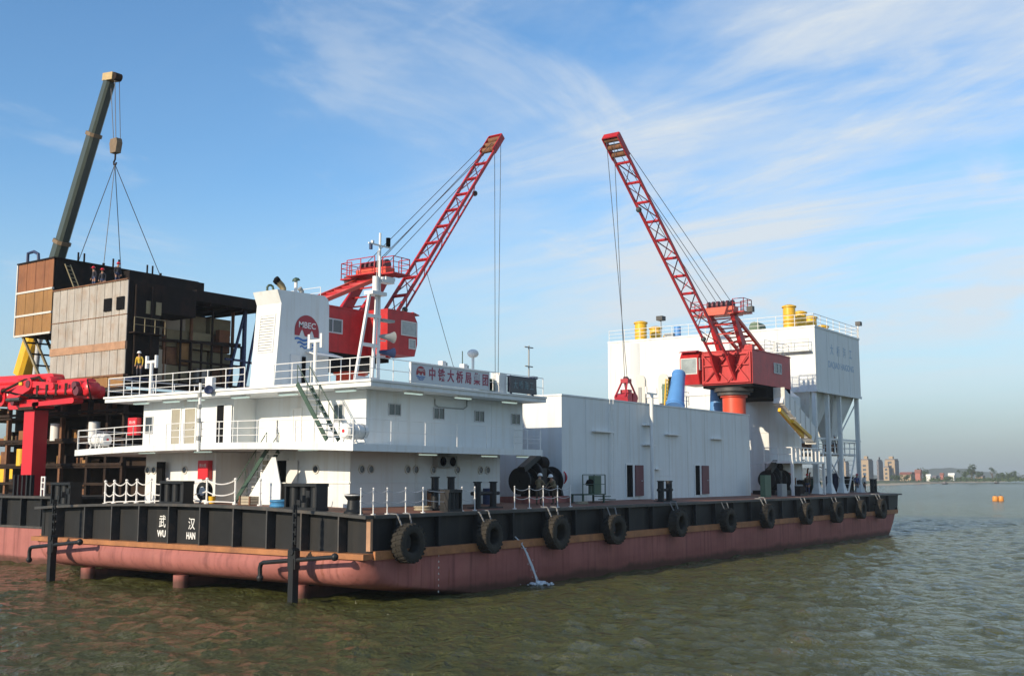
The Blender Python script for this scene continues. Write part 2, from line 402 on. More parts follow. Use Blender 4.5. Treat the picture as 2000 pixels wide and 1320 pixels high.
def make_water():
    rnd = random.Random(3)
    waves = []
    for i in range(78):
        lam = rnd.uniform(0.72, 2.3) if i < 58 else rnd.uniform(2.3, 7.5)
        th = R(20) + rnd.gauss(0, 0.9); slope = 0.030 if i < 58 else 0.013
        waves.append((2*math.pi/lam*math.cos(th), 2*math.pi/lam*math.sin(th), rnd.uniform(0, 6.28), slope*lam/6.283))
    X0, X1, Y0, Y1, st = -34.0, 108.0, -46.0, 40.0, 0.30
    import numpy as np
    def axis(a, b_, lo, hi):
        mid = list(np.arange(a, b_, st)); h = st; p = mid[-1]; up = []
        while p < hi: h = min(h*1.035, 7); p += h; up.append(p)
        h = st; p = a; dn = []
        while p > lo: h = min(h*1.035, 7); p -= h; dn.append(p)
        return np.array(dn[::-1]+mid+up)
    xs = axis(X0, X1, -60, 620); ys = axis(Y0, Y1, -330, 150); nx = len(xs)-1; ny = len(ys)-1
    sx = np.gradient(xs)[:, None]; sy = np.gradient(ys)[None, :]; sp = np.maximum(sx, sy)
    X0, X1, Y0, Y1 = xs[0], xs[-1], ys[0], ys[-1]
    gx, gy = np.meshgrid(xs, ys, indexing='ij')
    z = np.zeros_like(gx)
    for kx, ky, ph, am in waves: z += am*np.clip((2*math.pi/math.hypot(kx, ky))/sp-2, 0, 2)/2*np.sin(kx*gx + ky*gy + ph)
    e = np.minimum.reduce([gx-X0, X1-gx, gy-Y0, Y1-gy]); z *= np.clip(e/30, 0, 1)
    co = np.stack([gx, gy, z], -1).reshape(-1, 3)
    idx = np.arange((nx+1)*(ny+1)).reshape(nx+1, ny+1)
    q = np.stack([idx[:-1,:-1], idx[1:,:-1], idx[1:,1:], idx[:-1,1:]], -1).reshape(-1, 4)
    ring = [(-3000,-4000,0),(7000,-4000,0),(7000,5000,0),(-3000,5000,0)]
    n0 = len(co); co = np.vstack([co, np.array(ring)])
    c00, c10, c11, c01 = idx[0,0], idx[-1,0], idx[-1,-1], idx[0,-1]
    extra = np.array([[n0, n0+1, c10, c00], [n0+1, n0+2, c11, c10], [n0+2, n0+3, c01, c11], [n0+3, n0, c00, c01]])
    q = np.vstack([q, extra])
    me = bpy.data.meshes.new('water')
    me.vertices.add(len(co)); me.vertices.foreach_set('co', co.astype('f').ravel())
    me.loops.add(len(q)*4); me.loops.foreach_set('vertex_index', q.astype('i').ravel())
    me.polygons.add(len(q)); me.polygons.foreach_set('loop_start', np.arange(0, len(q)*4, 4, dtype='i'))
    me.polygons.foreach_set('use_smooth', [True]*len(q))
    me.update(calc_edges=True); me.validate()
    me.materials.append(M['water'])
    o = bpy.data.objects.new('water', me); C.objects.link(o)
    tag(o, 'murky olive green river water with small ripples', None, None, 'structure')
make_water()

# ------------------------------------------------------------------ the barge
LEN, BEAM = 77.0, 25.2
def make_barge():
    b = thing('barge', 'large work barge with black topsides and pink red lower hull in the foreground', 'barge', (0, 0, 0))
    prof = [(2.0, 0.05, 75.0, .35), (1.85, -0.02, 74.9, .8), (1.6, -0.10, 74.7, 1.2), (1.35, -0.10, 74.5, 1.5), (1.1, 0.02, 74.2, 1.7),
            (0.9, 0.25, 74.0, 1.8), (0.75, 0.55, 73.8, 1.9), (0.64, 1.0, 73.7, 2.0), (0.52, 1.8, 73.6, 2.1), (0.36, 3.0, 73.4, 2.2),
            (0.16, 4.4, 73.1, 2.2), (0.0, 5.6, 72.9, 2.2), (-0.4, 8.0, 72.3, 2.2), (-1.2, 13.0, 71.0, 2.2)]
    vs, fs = [], []
    K = 7
    for z, xs, xb, r in prof:
        ring = []
        for k in range(K): 
            t = math.pi*1.5 - k*math.pi/2/(K-1); ring.append((xs+r+r*math.cos(t), r+r*math.sin(t), z))
        for k in range(K):
            t = math.pi - k*math.pi/2/(K-1); ring.append((xs+r+r*math.cos(t), BEAM-r+r*math.sin(t), z))
        for k in range(3): 
            t = math.pi/2 - k*math.pi/4; ring.append((xb-.4+.4*math.cos(t), BEAM-.4+.4*math.sin(t), z))
        for k in range(3):
            t = -k*math.pi/4; ring.append((xb-.4+.4*math.cos(t), .4+.4*math.sin(t), z))
        vs += ring
    n = len(vs)//len(prof)
    for j in range(len(prof)-1):
        fs += [(j*n+i, j*n+(i+1) % n, (j+1)*n+(i+1) % n, (j+1)*n+i) for i in range(n)]
    fs += [tuple(range(n)), tuple((len(prof)-1)*n+i for i in range(n))]
    mb = MB(); mb.add(vs, fs); h = mb.build('hull', 'hull_red', b, smooth=True, angle=50)
    # rubbing strip with a ledge on the stern
    mb = MB()
    mb.box(-0.14, 0.46, 0.0, BEAM, 1.96, 2.20)
    mb.box(0.47, 75.2, -0.13, 0.20, 1.93, 2.30)
    mb.box(0.47, 75.2, BEAM-0.2, BEAM+0.13, 1.93, 2.30)
    mb.box(74.9, 75.3, 0.2, BEAM-.2, 1.93, 2.30)
    mb.build('rubbing_strip', 'rub_rust', b)
    # topsides, one plate each side
    ys = [i*BEAM/18 for i in range(19)]
    mb = MB(); n0 = len(ys)
    mb.add([(0.46, y, 2.19) for y in ys] + [(0.46, y, deck_z(y)-0.02) for y in ys], [(i, i+1, n0+i+1, n0+i) for i in range(n0-1)])
    mb.build('stern_plating', 'black_plate', b)
    MB().prism([(0.46, 2.24), (75.0, 2.24), (76.4, 2.6), (76.7, 3.76), (0.46, 3.76)][::-1], 'y', 0.32, 0.26).build('side_plating', 'black_plate', b)
    MB().prism([(0.46, 2.24), (75.0, 2.24), (76.4, 2.6), (76.7, 3.76), (0.46, 3.76)][::-1], 'y', BEAM-.32, BEAM-.26).build('side_plating', 'black_plate', b)
    MB().box(76.4, 76.6, 0.33, BEAM-.33, 2.2, 3.77).build('bow_plating', 'black_plate', b)
    # deck
    xs = [0.4, 76.7]
    mb = MB()
    mb.add([(x, y, deck_z(y)) for x in xs for y in ys], [(i, i+1, n0+i+1, n0+i) for i in range(n0-1)])
    mb.build('deck', 'deck_red', b, recalc=False)
    # deck edge plate
    mb = MB()
    for i in range(n0-1):
        a, c = ys[i], ys[i+1]
        za, zc = deck_z(a), deck_z(c)
        mb.add([(-.04,a,za-.10),(.5,a,za-.10),(.5,a,za+.035),(-.04,a,za+.035),(-.04,c,zc-.10),(.5,c,zc-.10),(.5,c,zc+.035),(-.04,c,zc+.035)],
               [(0,1,5,4),(1,2,6,5),(2,3,7,6),(3,0,4,7),(0,3,2,1),(4,5,6,7)])
    mb.box(0.505, 76.95, -0.06, 0.45, 3.68, 3.83)
    mb.box(0.505, 76.95, BEAM-.45, BEAM+.06, 3.68, 3.83)
    mb.box(76.5, 76.93, .455, BEAM-.455, 3.68, 3.85)
    mb.build('deck_edge', 'edge_steel', b)
    # ribs: stern brackets, side brackets
    for y in (1.62, 3.95, 6.2, 8.52, 10.95, 13.35, 15.75, 18.05, 20.45, 23.1):
        z = deck_z(y)-.105
        MB().prism([(y-.04, 2.203), (y+.04, 2.203), (y+.04, z), (y-.04, z)], 'x', -0.02, 0.455).build('rib', 'edge_steel', b)
    x = 2.0
    while x < 75:
        MB().prism([(-0.02, 3.675), (0.255, 3.675), (0.255, 2.303), (-0.02, 2.303)], 'x', x-.08, x+.08).build('rib', 'black_plate', b)
        x += 2.95
    MB().box(0.30, 0.455, 0.02, 0.255, 2.303, 3.675).build('corner_post', 'rust_band', b)
    # propeller guard tubes under the counter
    for y in (4.8, 13.3, 21.2):
        m_ = MB().tube((0.85, y, -1.2), (0.85, y, 0.62), 0.38, 20)
        m_.build('stern_tube', 'hull_red', b, smooth=True)
        MB().box(1.2, 5.0, y-.06, y+.06, -1.2, 0.5).build('skeg', 'hull_red', b)
    # name in two scripts
    for body, y, z, s in (('武', 14.42, 3.2, .66), ('汉', 12.12, 3.14, .62), ('WU', 14.45, 2.62, .46), ('HAN', 12.15, 2.58, .46)):
        text('name_letters', body, s, (0.452, y, z), (0, -1, 0), (0, 0, 1), 'letter_white', b, 0.85 if len(body) < 3 else .7, bold=.012 if body.isascii() else .002)
    # draught marks at the quarter
    for i in range(11):
        z = 0.25+i*0.27
        if 1.9 < z < 2.3: continue
        text('draught_mark', str((i*2) % 10), .13, (4.9, -0.006 if z < 1.95 else 0.252, z), (1, 0, 0), (0, 0, 1), 'letter_white', b)
    # chain stanchions along the near edge
    posts = [(655,994),(688,994),(720,994),(756,995),(792,994),(826,991),(902,995),(927,990),(1005,987),(1034,985),(1061,984),(1089,982),(1114,982)]
    sx = [0.45, 1.25, 2.16, 3.41, 4.64, 7.57, 8.59, 11.99, 13.34, 14.65, 16.06, 17.36]
    first = None
    for i, x in enumerate(sx):
        if first is None:
            mb = MB(); mb.tube((x, .75, 3.82), (x, .75, 4.92), 0.028, 8); mb.ball((x, .75, 4.97), .045, 8); mb.tube((x, .75, 3.80), (x, .75, 3.86), .11, 8)
            mb.ball((x, .75, 4.42), .045, 8)
            first = mb.build('stanchion', 'white_metal', b, smooth=True); x0 = x
        else: clone_part(first, (x-x0, 0, 0))
    mb = MB()
    for a, c in zip(sx[:-1], sx[1:]):
        if c-a > 3: continue
        for z, sag in ((4.9, .14), (4.42, .12)):
            mb.path([(lerp(a, c, t/8), .75, z-sag*4*(t/8)*(1-t/8)) for t in range(9)], .016, 5)
    mb.build('chain', 'aluminium', b)['kind'] = 'stuff'
    # stern chain rail, left of the deckhouse and across the alcove
    first = None
    for i, y in enumerate((20.9, 20.1, 19.0, 18.1, 16.9, 15.5, 12.35, 10.2, 8.4)):
        z = deck_z(y)
        mb = MB(); mb.tube((1.5, y, z), (1.5, y, z+1.2), .05, 8); mb.ball((1.5, y, z+1.24), .085, 8); mb.ball((1.5, y, z+.62), .075, 8); mb.tube((1.5, y, z), (1.5, y, z+.07), .13, 8)
        mb.build('stanchion', 'white_metal', b, smooth=True)
    yl = [20.9, 20.1, 19.0, 18.1, 16.9, 15.5, 12.35, 10.2]
    mb = MB()
    for a, c in zip(yl[:-1], yl[1:]):
        for dz_, sag in ((1.2, .22), (.62, .2), (.1, -.02)):
            mb.path([(1.5, lerp(a, c, t/8), lerp(deck_z(a), deck_z(c), t/8)+dz_-sag*4*(t/8)*(1-t/8)) for t in range(9)], .03, 5)
    mb.build('chain', 'white_metal', b)['kind'] = 'stuff'
    return b
barge = make_barge()

# ------------------------------------------------------------------ tyres
def make_tyre(x):
    t = thing('tyre_fender', 'x', 'tyre', (x, -0.42, 2.58), 'tyre fenders hung along the barge side')
    cy = -0.42
    prof = [(.42,-.20),(.47,-.27),(.62,-.31),(.78,-.29),(.84,-.24),(.84,.24),(.78,.29),(.62,.31),(.47,.27),(.42,.20),(.42,-.20)]
    body = MB().lathe(prof, (x, cy, 2.58), (0,1,0), 36).build('tyre_body', 'rubber', t, smooth=True)
    mb = MB()
    for i in range(22):
        for sgn in (-1, 1):
            a = 2*math.pi*(i+(0.25 if sgn > 0 else 0))/22
            rr = Vector((math.cos(a), 0, math.sin(a))); tt = Vector((-math.sin(a), 0, math.cos(a)))
            p = Vector((x, cy, 2.58)) + rr*.825
            mb.bar(p+Vector((0, sgn*.02, 0))-tt*.02*sgn, p+Vector((0, sgn*.30, 0))+tt*.05*sgn, .12, .09, up=rr)
    mb.build('tread', 'rubber', t)
    for s in (-.34, .34):
        mb = MB()
        p, q = Vector((x+s*1.25, -.09, 3.86)), Vector((x+s*.9, -.36, 3.20))
        for k in range(7):
            a, c = p.lerp(q, k/7), p.lerp(q, (k+1.25)/7)
            mb.bar(a, c, .075 if k % 2 else .03, .03 if k % 2 else .075, up=(1, 0, 0))
        mb.tube((x+s*1.25, -.085, 3.84), (x+s*1.25, .3, 3.855), .035, 6)
        mb.build('chain', 'chain_steel', t)
    return t
ty_x = [2.3, 8.3, 14.2, 20.2, 28.1, 35.5, 42.3, 50.1, 57.0, 63.3, 68.9]
ordn = ['first', 'second', 'third', 'fourth', 'fifth', 'sixth', 'seventh', 'eighth', 'ninth', 'tenth', 'eleventh']
ty0 = make_tyre(ty_x[0]); ty0['label'] = 'big black tyre fender nearest the stern corner of the barge, first of the row'
for i, x in enumerate(ty_x[1:], 1):
    l = f'black tyre fender hung on the barge side, {ordn[i]} from the stern corner' if i < 10 else 'black tyre fender nearest the bow, last of the row on the barge side'
    r_ = copy_thing(ty0, (x-ty_x[0], 0, (-.05, .04, 0, -.08, .02)[i % 5]), l); r_.rotation_euler = (0, R((3, -4, 1, 5, -2)[i % 5]), R((-3, 4, 0, -5, 2)[i % 5])); r_.scale = [(1.0, .94, 1.03, .97)[i % 4]]*3

# ------------------------------------------------------------------ anchors on the stern
def anchor(y, label, flip):
    a = thing('stern_anchor', label, 'anchor', (-0.7, y, 2.0), 'anchors hung on the stern')
    x = -1.0; s = flip
    MB().bar((x, y, -0.25), (x, y, 1.95), .34, .30).build('shank', 'black_paint', a)
    mb = MB(); mb.tube((x-.02, y-2.5*s, 2.12), (x-.02, y+1.9*s, 1.70), .10, 10)
    mb.path([(x-.02, y+1.9*s, 1.70), (x-.02, y+2.05*s, 1.64), (x-.02, y+2.12*s, 1.45), (x-.02, y+2.1*s, 1.05)], .10, 8)
    mb.ball((x-.02, y-2.5*s, 2.12), .17, 10); mb.ball((x-.02, y+2.1*s, 1.02), .16, 10)
    mb.build('stock', 'black_paint', a, smooth=True)
    mb = MB(); mb.box(x-.14, x+.14, y-.24, y+.24, 1.5, 2.3); mb.tube((x-.2, y, 2.25), (x+.2, y, 2.25), .16, 10); mb.build('head', 'black_paint', a)
    mb = MB()
    z = 2.4; k = 0
    while z < deck_z(y)+.75:
        xx = x if z < deck_z(y)+.1 else lerp(x, -.1, (z-deck_z(y)-.1)/.65)
        if k % 2: mb.box(xx-.035, xx+.035, y-.11, y+.11, z-.05, z+.27)
        else: mb.box(xx-.11, xx+.11, y-.035, y+.035, z-.05, z+.27)
        z += .2; k += 1
    mb.build('chain', 'black_paint', a)
anchor(3.31, 'black anchor with bent stock hanging on the stern near the corner tyre', 1)
anchor(21.71, 'black anchor hanging at the far left end of the stern', 1)

# ------------------------------------------------------------------ bitts and bollards
def hbitt(name, x, y, label, w=.34, gap=1.0, h=1.5, grp='bitts on the barge deck', rot=0):
    z = deck_z(y); t = thing(name, label, 'bollard', (x, y, z), grp)
    dx, dy = math.cos(rot), math.sin(rot)
    for s in (-.5, .5):
        px, py = x+dx*gap*s, y+dy*gap*s
        mb = MB(); mb.tube((px, py, z-.02), (px, py, z+h), w/2, 14); mb.tube((px, py, z+h), (px, py, z+h+.06), w/2+.05, 14); mb.tube((px, py, z), (px, py, z+.08), w/2+.08, 14)
        mb.build('post', 'black_paint', t, smooth=True)
    MB().tube((x-dx*gap*.85, y-dy*gap*.85, z+h*.58), (x+dx*gap*.85, y+dy*gap*.85, z+h*.58), .10, 10).build('crossbar', 'black_paint', t, smooth=True)
    MB().box(x-gap*.8, x+gap*.8, y-.35, y+.35, z-.03, z+.05).build('base_plate', 'black_paint', t)
    return t
hbitt('mooring_bitt', 7.52, 1.9, 'tall black twin post bitt beside the boxy fairlead near the deckhouse', .36, 1.25, 1.55)
hbitt('mooring_bitt', 10.99, 1.9, 'black twin post bitt before the right end of the deckhouse', .36, 1.35, 1.3)
hbitt('mooring_bitt', 30.23, 1.6, 'dark twin post bitt standing before the long white machinery house', .42, 1.15, 1.3)
def fairlead(x, y, label, wx, wy, h=1.1):
    z = deck_z(y); t = thing('roller_fairlead', label, 'fairlead', (x, y, z), 'roller fairleads at the deck edge')
    MB().box(x-wx/2, x+wx/2, y-wy/2, y+wy/2, z-.03, z+.12).build('base', 'black_paint', t)
    MB().box(x-wx/2, x+wx/2, y-wy/2, y+wy/2, z+h-.14, z+h).build('top_plate', 'black_paint', t)
    lx = wx > wy
    for k in (-1, 0, 1):
        cx, cyy = (x+k*wx*.33, y) if lx else (x, y+k*wy*.33)
        MB().tube((cx, cyy, z+.12), (cx, cyy, z+h-.14), min(wx, wy)*.33, 16).build('roller', 'black_paint', t, smooth=True)
    for k in (-1, 1):
        cx, cyy = (x+k*wx*.47, y) if lx else (x, y+k*wy*.47)
        MB().box(cx-(.05 if lx else wx*.45), cx+(.05 if lx else wx*.45), cyy-(wy*.45 if lx else .05), cyy+(wy*.45 if lx else .05), z+.12, z+h-.14).build('side_plate', 'black_paint', t)
fairlead(6.72, 0.75, 'black roller fairlead box at the deck edge in front of the tall bitt', 1.0, .6, 1.05)
fairlead(0.75, 13.77, 'black roller fairlead at the middle of the stern rail', .7, 1.9, 1.15)
fairlead(0.75, 4.46, 'black roller fairlead above the near stern anchor', .8, 2.1, 1.2)
fairlead(0.75, 23.43, 'black roller fairlead at the left end of the stern above the far anchor', .8, 1.9, 1.3)
def low_bollard(x, y, label):
    z = deck_z(y); t = thing('capstan', label, 'capstan', (x, y, z))
    MB().lathe([(.42,-.02),(.42,.1),(.30,.2),(.26,.6),(.36,.72),(.40,.78),(.40,.86),(.05,.9)], (x, y, z), (0,0,1), 20, True).build('drum', 'black_paint', t, smooth=True)
    MB().lathe([(.405,.80),(.42,.81),(.42,.85),(.405,.86)], (x, y, z), (0,0,1), 20).build('rim', 'aluminium', t)
low_bollard(0.67, 1.4, 'small black capstan at the deckhouse corner on the stern quarter')
# ------------------------------------------------------------------ the deckhouse
def window(parent, axis, pos, u0, u1, z0, z1, pane='glass', fr='aluminium', mull=True, out=-1, bar=.06):
    """axis 'y': wall faces -Y at y=pos, u runs along x; axis 'x': wall faces -X at x=pos, u runs along y"""
    d = out
    def bx(mb, a, b_, za, zb, t0, t1):
        return mb.box(a, b_, pos+d*t0, pos+d*t1, za, zb) if axis == 'y' else mb.box(pos+d*t0, pos+d*t1, a, b_, za, zb)
    mb = MB()
    bx(mb, u0, u1, z0, z0+bar, -.02, .05); bx(mb, u0, u1, z1-bar, z1, -.02, .05)
    bx(mb, u0, u0+bar, z0+bar, z1-bar, -.02, .05); bx(mb, u1-bar, u1, z0+bar, z1-bar, -.02, .05)
    if mull: bx(mb, (u0+u1)/2-bar*.4, (u0+u1)/2+bar*.4, z0+bar, z1-bar, -.02, .045)
    f = mb.build('window', fr, parent)
    mb = MB(); bx(mb, u0+bar, u1-bar, z0+bar, z1-bar, -.02, .012); mb.build('pane', pane, f)
    return f
def porthole(parent, axis, pos, u, z, r=.17):
    ax = (0, -1, 0) if axis == 'y' else (-1, 0, 0)
    c = (u, pos, z) if axis == 'y' else (pos, u, z)
    f = MB().lathe([(r, -.02), (r, .05), (r+.06, .05), (r+.07, -.02)], c, ax, 20).build('porthole', 'soffit_paint', parent, smooth=True)
    MB().lathe([(.001, .015), (r, .015)], c, ax, 20).build('pane', 'glass', f)
def strip_light(parent, x, y, z, axis, ln=1.2):
    if axis == 'x': mb = MB().box(x-ln/2, x+ln/2, y-.12, y+.12, z-.09, z-.004)
    else: mb = MB().box(x-.12, x+.12, y-ln/2, y+ln/2, z-.09, z-.004)
    f = mb.build('soffit_lamp', 'white_metal', parent)
    if axis == 'x': mb = MB().box(x-ln/2+.04, x+ln/2-.04, y-.09, y+.09, z-.15, z-.091)
    else: mb = MB().box(x-.09, x+.09, y-ln/2+.04, y+ln/2-.04, z-.15, z-.091)
    mb.build('tube', 'tube_light', f)
def door(parent, pos, y0, y1, z0, z1, m, opened=False):
    fr = MB()
    fr.box(pos-.05, pos+.02, y0-.08, y0, z0, z1+.08); fr.box(pos-.05, pos+.02, y1, y1+.08, z0, z1+.08); fr.box(pos-.05, pos+.02, y0, y1, z1, z1+.08)
    f = fr.build('door', 'white_metal', parent)
    MB().box(pos-.02, pos+.01, y0, y1, z0, z1).build('door_leaf' if not opened else 'opening', m, f)
    if not opened:
        MB().tube((pos-.06, y0+.12, (z0+z1)/2), (pos-.06, y0+.26, (z0+z1)/2), .02, 6).build('handle', 'aluminium', f)
    else:
        MB().box(pos-.085, pos-.052, y0-.09-(y1-y0), y0-.09, z0, z1).build('door_leaf', 'white_metal', f)
    return f
def make_deckhouse():
    d = thing('deckhouse', 'white two storey deckhouse with railed decks on the stern of the barge', 'deckhouse', (3.8, 12.6, 4))
    XL, XU = 3.8, 4.05
    yA, yB = 11.02, 14.52
    # lower storey, plan outline with an alcove for the stair
    MB().prism([(XL, 4.65), (16.0, 4.65), (16.0, 20.55), (XL, 20.55), (XL, yB), (6.0, yB), (6.0, yA), (XL, yA)], 'z', 3.85, 6.80).build('lower_wall', 'white_paint', d)
    # upper storey with a recessed middle
    yC, yD = 7.03, 13.53
    yL = 21.3
    MB().prism([(XU, 3.9), (17.2, 3.9), (17.2, yL), (XU, yL), (XU, yD), (5.6, yD), (5.6, yC), (XU, yC)], 'z', 7.0, 9.69).build('upper_wall', 'white_paint', d)
    # decks
    ys = [1.9 + i*(23.35-1.9)/14 for i in range(15)]
    mb = MB()
    def cam_(y): return 0.20*(1-((y-12.6)/10.7)**2)
    for a, c in zip(ys[:-1], ys[1:]):
        za, zc = 6.97+cam_(a), 6.97+cam_(c)
        mb.add([(1.1,a,za-.33),(16.3,a,za-.33),(16.3,a,za),(1.1,a,za),(1.1,c,zc-.33),(16.3,c,zc-.33),(16.3,c,zc),(1.1,c,zc)],
               [(0,1,5,4),(1,2,6,5),(2,3,7,6),(3,0,4,7)] + ([(0,3,2,1)] if a == ys[0] else []) + ([(4,5,6,7)] if c == ys[-1] else []))
    mb.build('middle_deck', 'white_paint', d)
    MB().box(2.8, 17.5, 2.45, 23.25, 9.70, 10.0).build('upper_deck', 'white_paint', d)
    # deck edge moulding
    mb = MB(); mb.box(2.72, 2.797, 2.40, 23.3, 9.92, 10.03); mb.box(2.80, 17.5, 2.38, 2.447, 9.92, 10.03); mb.build('deck_lip', 'white_metal', d)
    # railings
    mb = MB(); railing(mb, [(1.2, 2.0, 7.0), (1.2, 7.0, 7.13)], 1.05, 3, 1.3); railing(mb, [(1.2, 7.0, 7.13), (1.2, 12.6, 7.18), (1.2, 18.2, 7.13), (1.2, 23.25, 7.0)], 1.05, 3, 1.45)
    mb.build('stern_railing', 'white_metal', d)
    mb = MB(); railing(mb, [(1.25, 2.0, 6.98), (16.2, 2.0, 6.98)], 1.15, 2, 2.4, .018); railing(mb, [(16.25, 2.0, 6.98), (16.25, 3.8, 7.0)], 1.1, 3, .9, .022); mb.build('side_railing', 'white_metal', d)
    mb = MB(); railing(mb, [(1.25, 23.25, 7.0), (9, 23.25, 7.0)], 1.05, 3, 1.5); mb.build('side_railing', 'white_metal', d)
    mb = MB(); railing(mb, [(2.9, 23.1, 10.0), (2.9, 11.4, 10.0)], 1.1, 3, 1.45); mb.build('stern_railing', 'white_metal', d)
    mb = MB(); railing(mb, [(2.9, 9.2, 10.0), (2.9, 2.6, 10.0)], 1.1, 3, 1.3); mb.build('stern_railing', 'white_metal', d)
    mb = MB(); railing(mb, [(2.9, 2.6, 10.0), (17.4, 2.6, 10.0)], 1.1, 2, 1.6, .022); mb.build('side_railing', 'white_metal', d)
    mb = MB(); railing(mb, [(2.95, 23.1, 10.0), (12, 23.1, 10.0)], 1.1, 3, 1.5); mb.build('side_railing', 'white_metal', d)
    # side windows, portholes
    for x0, x1, z0, z1 in ((5.62, 6.55, 8.49, 9.10), (9.10, 10.00, 8.45, 9.07), (12.60, 13.48, 8.46, 9.08), (16.05, 16.91, 8.44, 9.07)): window(d, 'y', 3.9, x0, x1, z0, z1, 'curtain_glass', bar=.045)
    for x, z in ((4.59, 5.85), (5.24, 5.85), (8.00, 5.85), (8.64, 5.85), (10.05, 5.85), (12.09, 5.85), (14.16, 5.85), (14.82, 5.85)): porthole(d, 'y', 4.65, x, z)
    for y in (20.35, 19.80, 17.10, 6.98): porthole(d, 'x', XL, y, 5.85)
    # doors and openings in the stern face
    door(d, XL, 9.04, 9.79, 4.2, 6.3, 'dark_opening', True)
    door(d, XL, 10.25, 10.83, 4.15, 6.3, 'door_tan')
    door(d, 6.0, 15.85, 16.63, 4.15, 6.35, 'door_tan')
    MB().box(XL-.5, XL-.28, 18.41, 18.91, 3.95, 6.3).build('cable_duct', 'dark_opening', d)
    for a, b_ in ((16.64, 17.52), (17.96, 18.68)): door(d, XU, a, b_, 7.15, 9.2, 'door_beige')
    door(d, XU, 14.26, 14.84, 7.15, 9.3, 'dark_opening', True)
    door(d, 5.6, 10.01, 10.55, 7.15, 9.0, 'white_metal')
    window(d, 'x', XU, 5.37, 6.07, 8.15, 9.05, 'curtain_glass')
    window(d, 'x', XU, 20.38, 21.09, 7.9, 8.9, 'glass', mull=False)
    # weld seams and a rubbing bar along the lower side wall
    MB().box(XL, 16.0, 4.60, 4.648, 5.18, 5.23).build('wall_bar', 'white_paint', d)
    MB().box(XL-.05, XL-.002, 4.65, yA, 5.15, 5.20).build('wall_bar', 'white_paint', d)
    mb = MB()
    for x in (6.2, 8.6, 11, 13.4): mb.box(x-.012, x+.012, 4.642, 4.6495, 4.0, 6.6)
    for x in (6.4, 9, 11.6, 14.2): mb.box(x-.012, x+.012, 3.892, 3.8995, 7.1, 9.6)
    mb.build('weld_seam', 'white_paint', d)['kind'] = 'stuff'
    # soffit lamps
    for x in (6.6, 10.6, 14.8): strip_light(d, x, 3.1, 9.70, 'x', 1.3)
    for y in (4.6, 8.6, 12.2, 15.8, 17.9, 20.6): strip_light(d, 3.35, y, 9.70, 'y', 1.3)
    for x in (8.0, 13.2): strip_light(d, x, 3.3, 6.70, 'x', 1.3)
    strip_light(d, 15.9, 3.0, 6.70, 'x', 1.0)
    for y in (6.1, 13.9, 18.6): strip_light(d, 2.4, y, 6.74+.14, 'y', 1.3)
    # stairs: upper flight in front of the recess
    def stair(x, p, q, n, wid, ms, mt, solid=None):
        f = MB()
        for xx in (x-wid/2, x+wid/2): f.bar((xx, p[0], p[1]), (xx, q[0], q[1]), .05, .22)
        st = f.build('stair', ms, d)
        for i in range(n):
            t = (i+.5)/n; y, z = lerp(p[0], q[0], t), lerp(p[1], q[1], t)
            MB().box(x-wid/2+.03, x+wid/2-.03, y-.14, y+.14, z-.03, z+.03).build('step', mt, st)
        mb = MB()
        for xx in (x-wid/2, x+wid/2):
            mb.tube((xx, p[0], p[1]+.9), (xx, q[0], q[1]+.9), .025, 6)
            for t in (0, .33, .66, 1): mb.tube((xx, lerp(p[0], q[0], t), lerp(p[1], q[1], t)), (xx, lerp(p[0], q[0], t), lerp(p[1], q[1], t)+.9), .02, 6)
        mb.build('handrail', ms, st)
        return st
    stair(2.35, (6.49, 9.95), (4.41, 7.2), 9, .8, 'dark_green', 'white_metal')
    st = stair(2.6, (11.07, 4.2), (8.82, 6.75), 9, .8, 'dark_green', 'white_metal')
    ya, yb = 10.22, 8.04
    MB().prism([(ya, 4.12), (yb-.4, 4.12), (yb-.4, 5.1), (yb, 6.45), (yb+.25, 6.45)], 'x', 2.15, 2.10).build('stair_panel', 'white_paint', d)
    # air conditioners on the lower side wall
    for x in (10.38, 10.94+.25):
        a = MB().box(x-.4, x+.4, 4.25, 4.645, 5.98, 6.58).build('air_conditioner', 'grey_box', d)
        MB().lathe([(.001, .0), (.23, .0), (.25, .03)], (x, 4.246, 6.28), (0, -1, 0), 16).build('fan', 'dark_opening', a)
    mb = MB(); mb.path([(9.2, 3.86, 9.5), (9.2, 3.86, 9.2), (9.5, 3.86, 9.1), (11.6, 3.86, 9.1), (11.9, 3.86, 9.25), (11.9, 3.86, 9.6)], .03, 6); mb.build('pipe', 'grey_box', d)
    # boxes and fittings of the fire gear
    for y, z0, x in ((15.21, 5.35, XL), (21.91, 7.85, XU)):
        f = MB().box(x-.30, x-.004, y-.42, y+.42, z0, z0+1.0).build('fire_hose_box', 'fire_red', d)
        MB().box(x-.315, x-.301, y-.38, y+.38, z0+.05, z0+.95).build('lid', 'fire_red', f)
        text('lettering', '消火栓', .2, (x-.318, y, z0+.72), (0, -1, 0), (0, 0, 1), 'letter_white', f, depth=.003)
    return d
deckhouse = make_deckhouse()

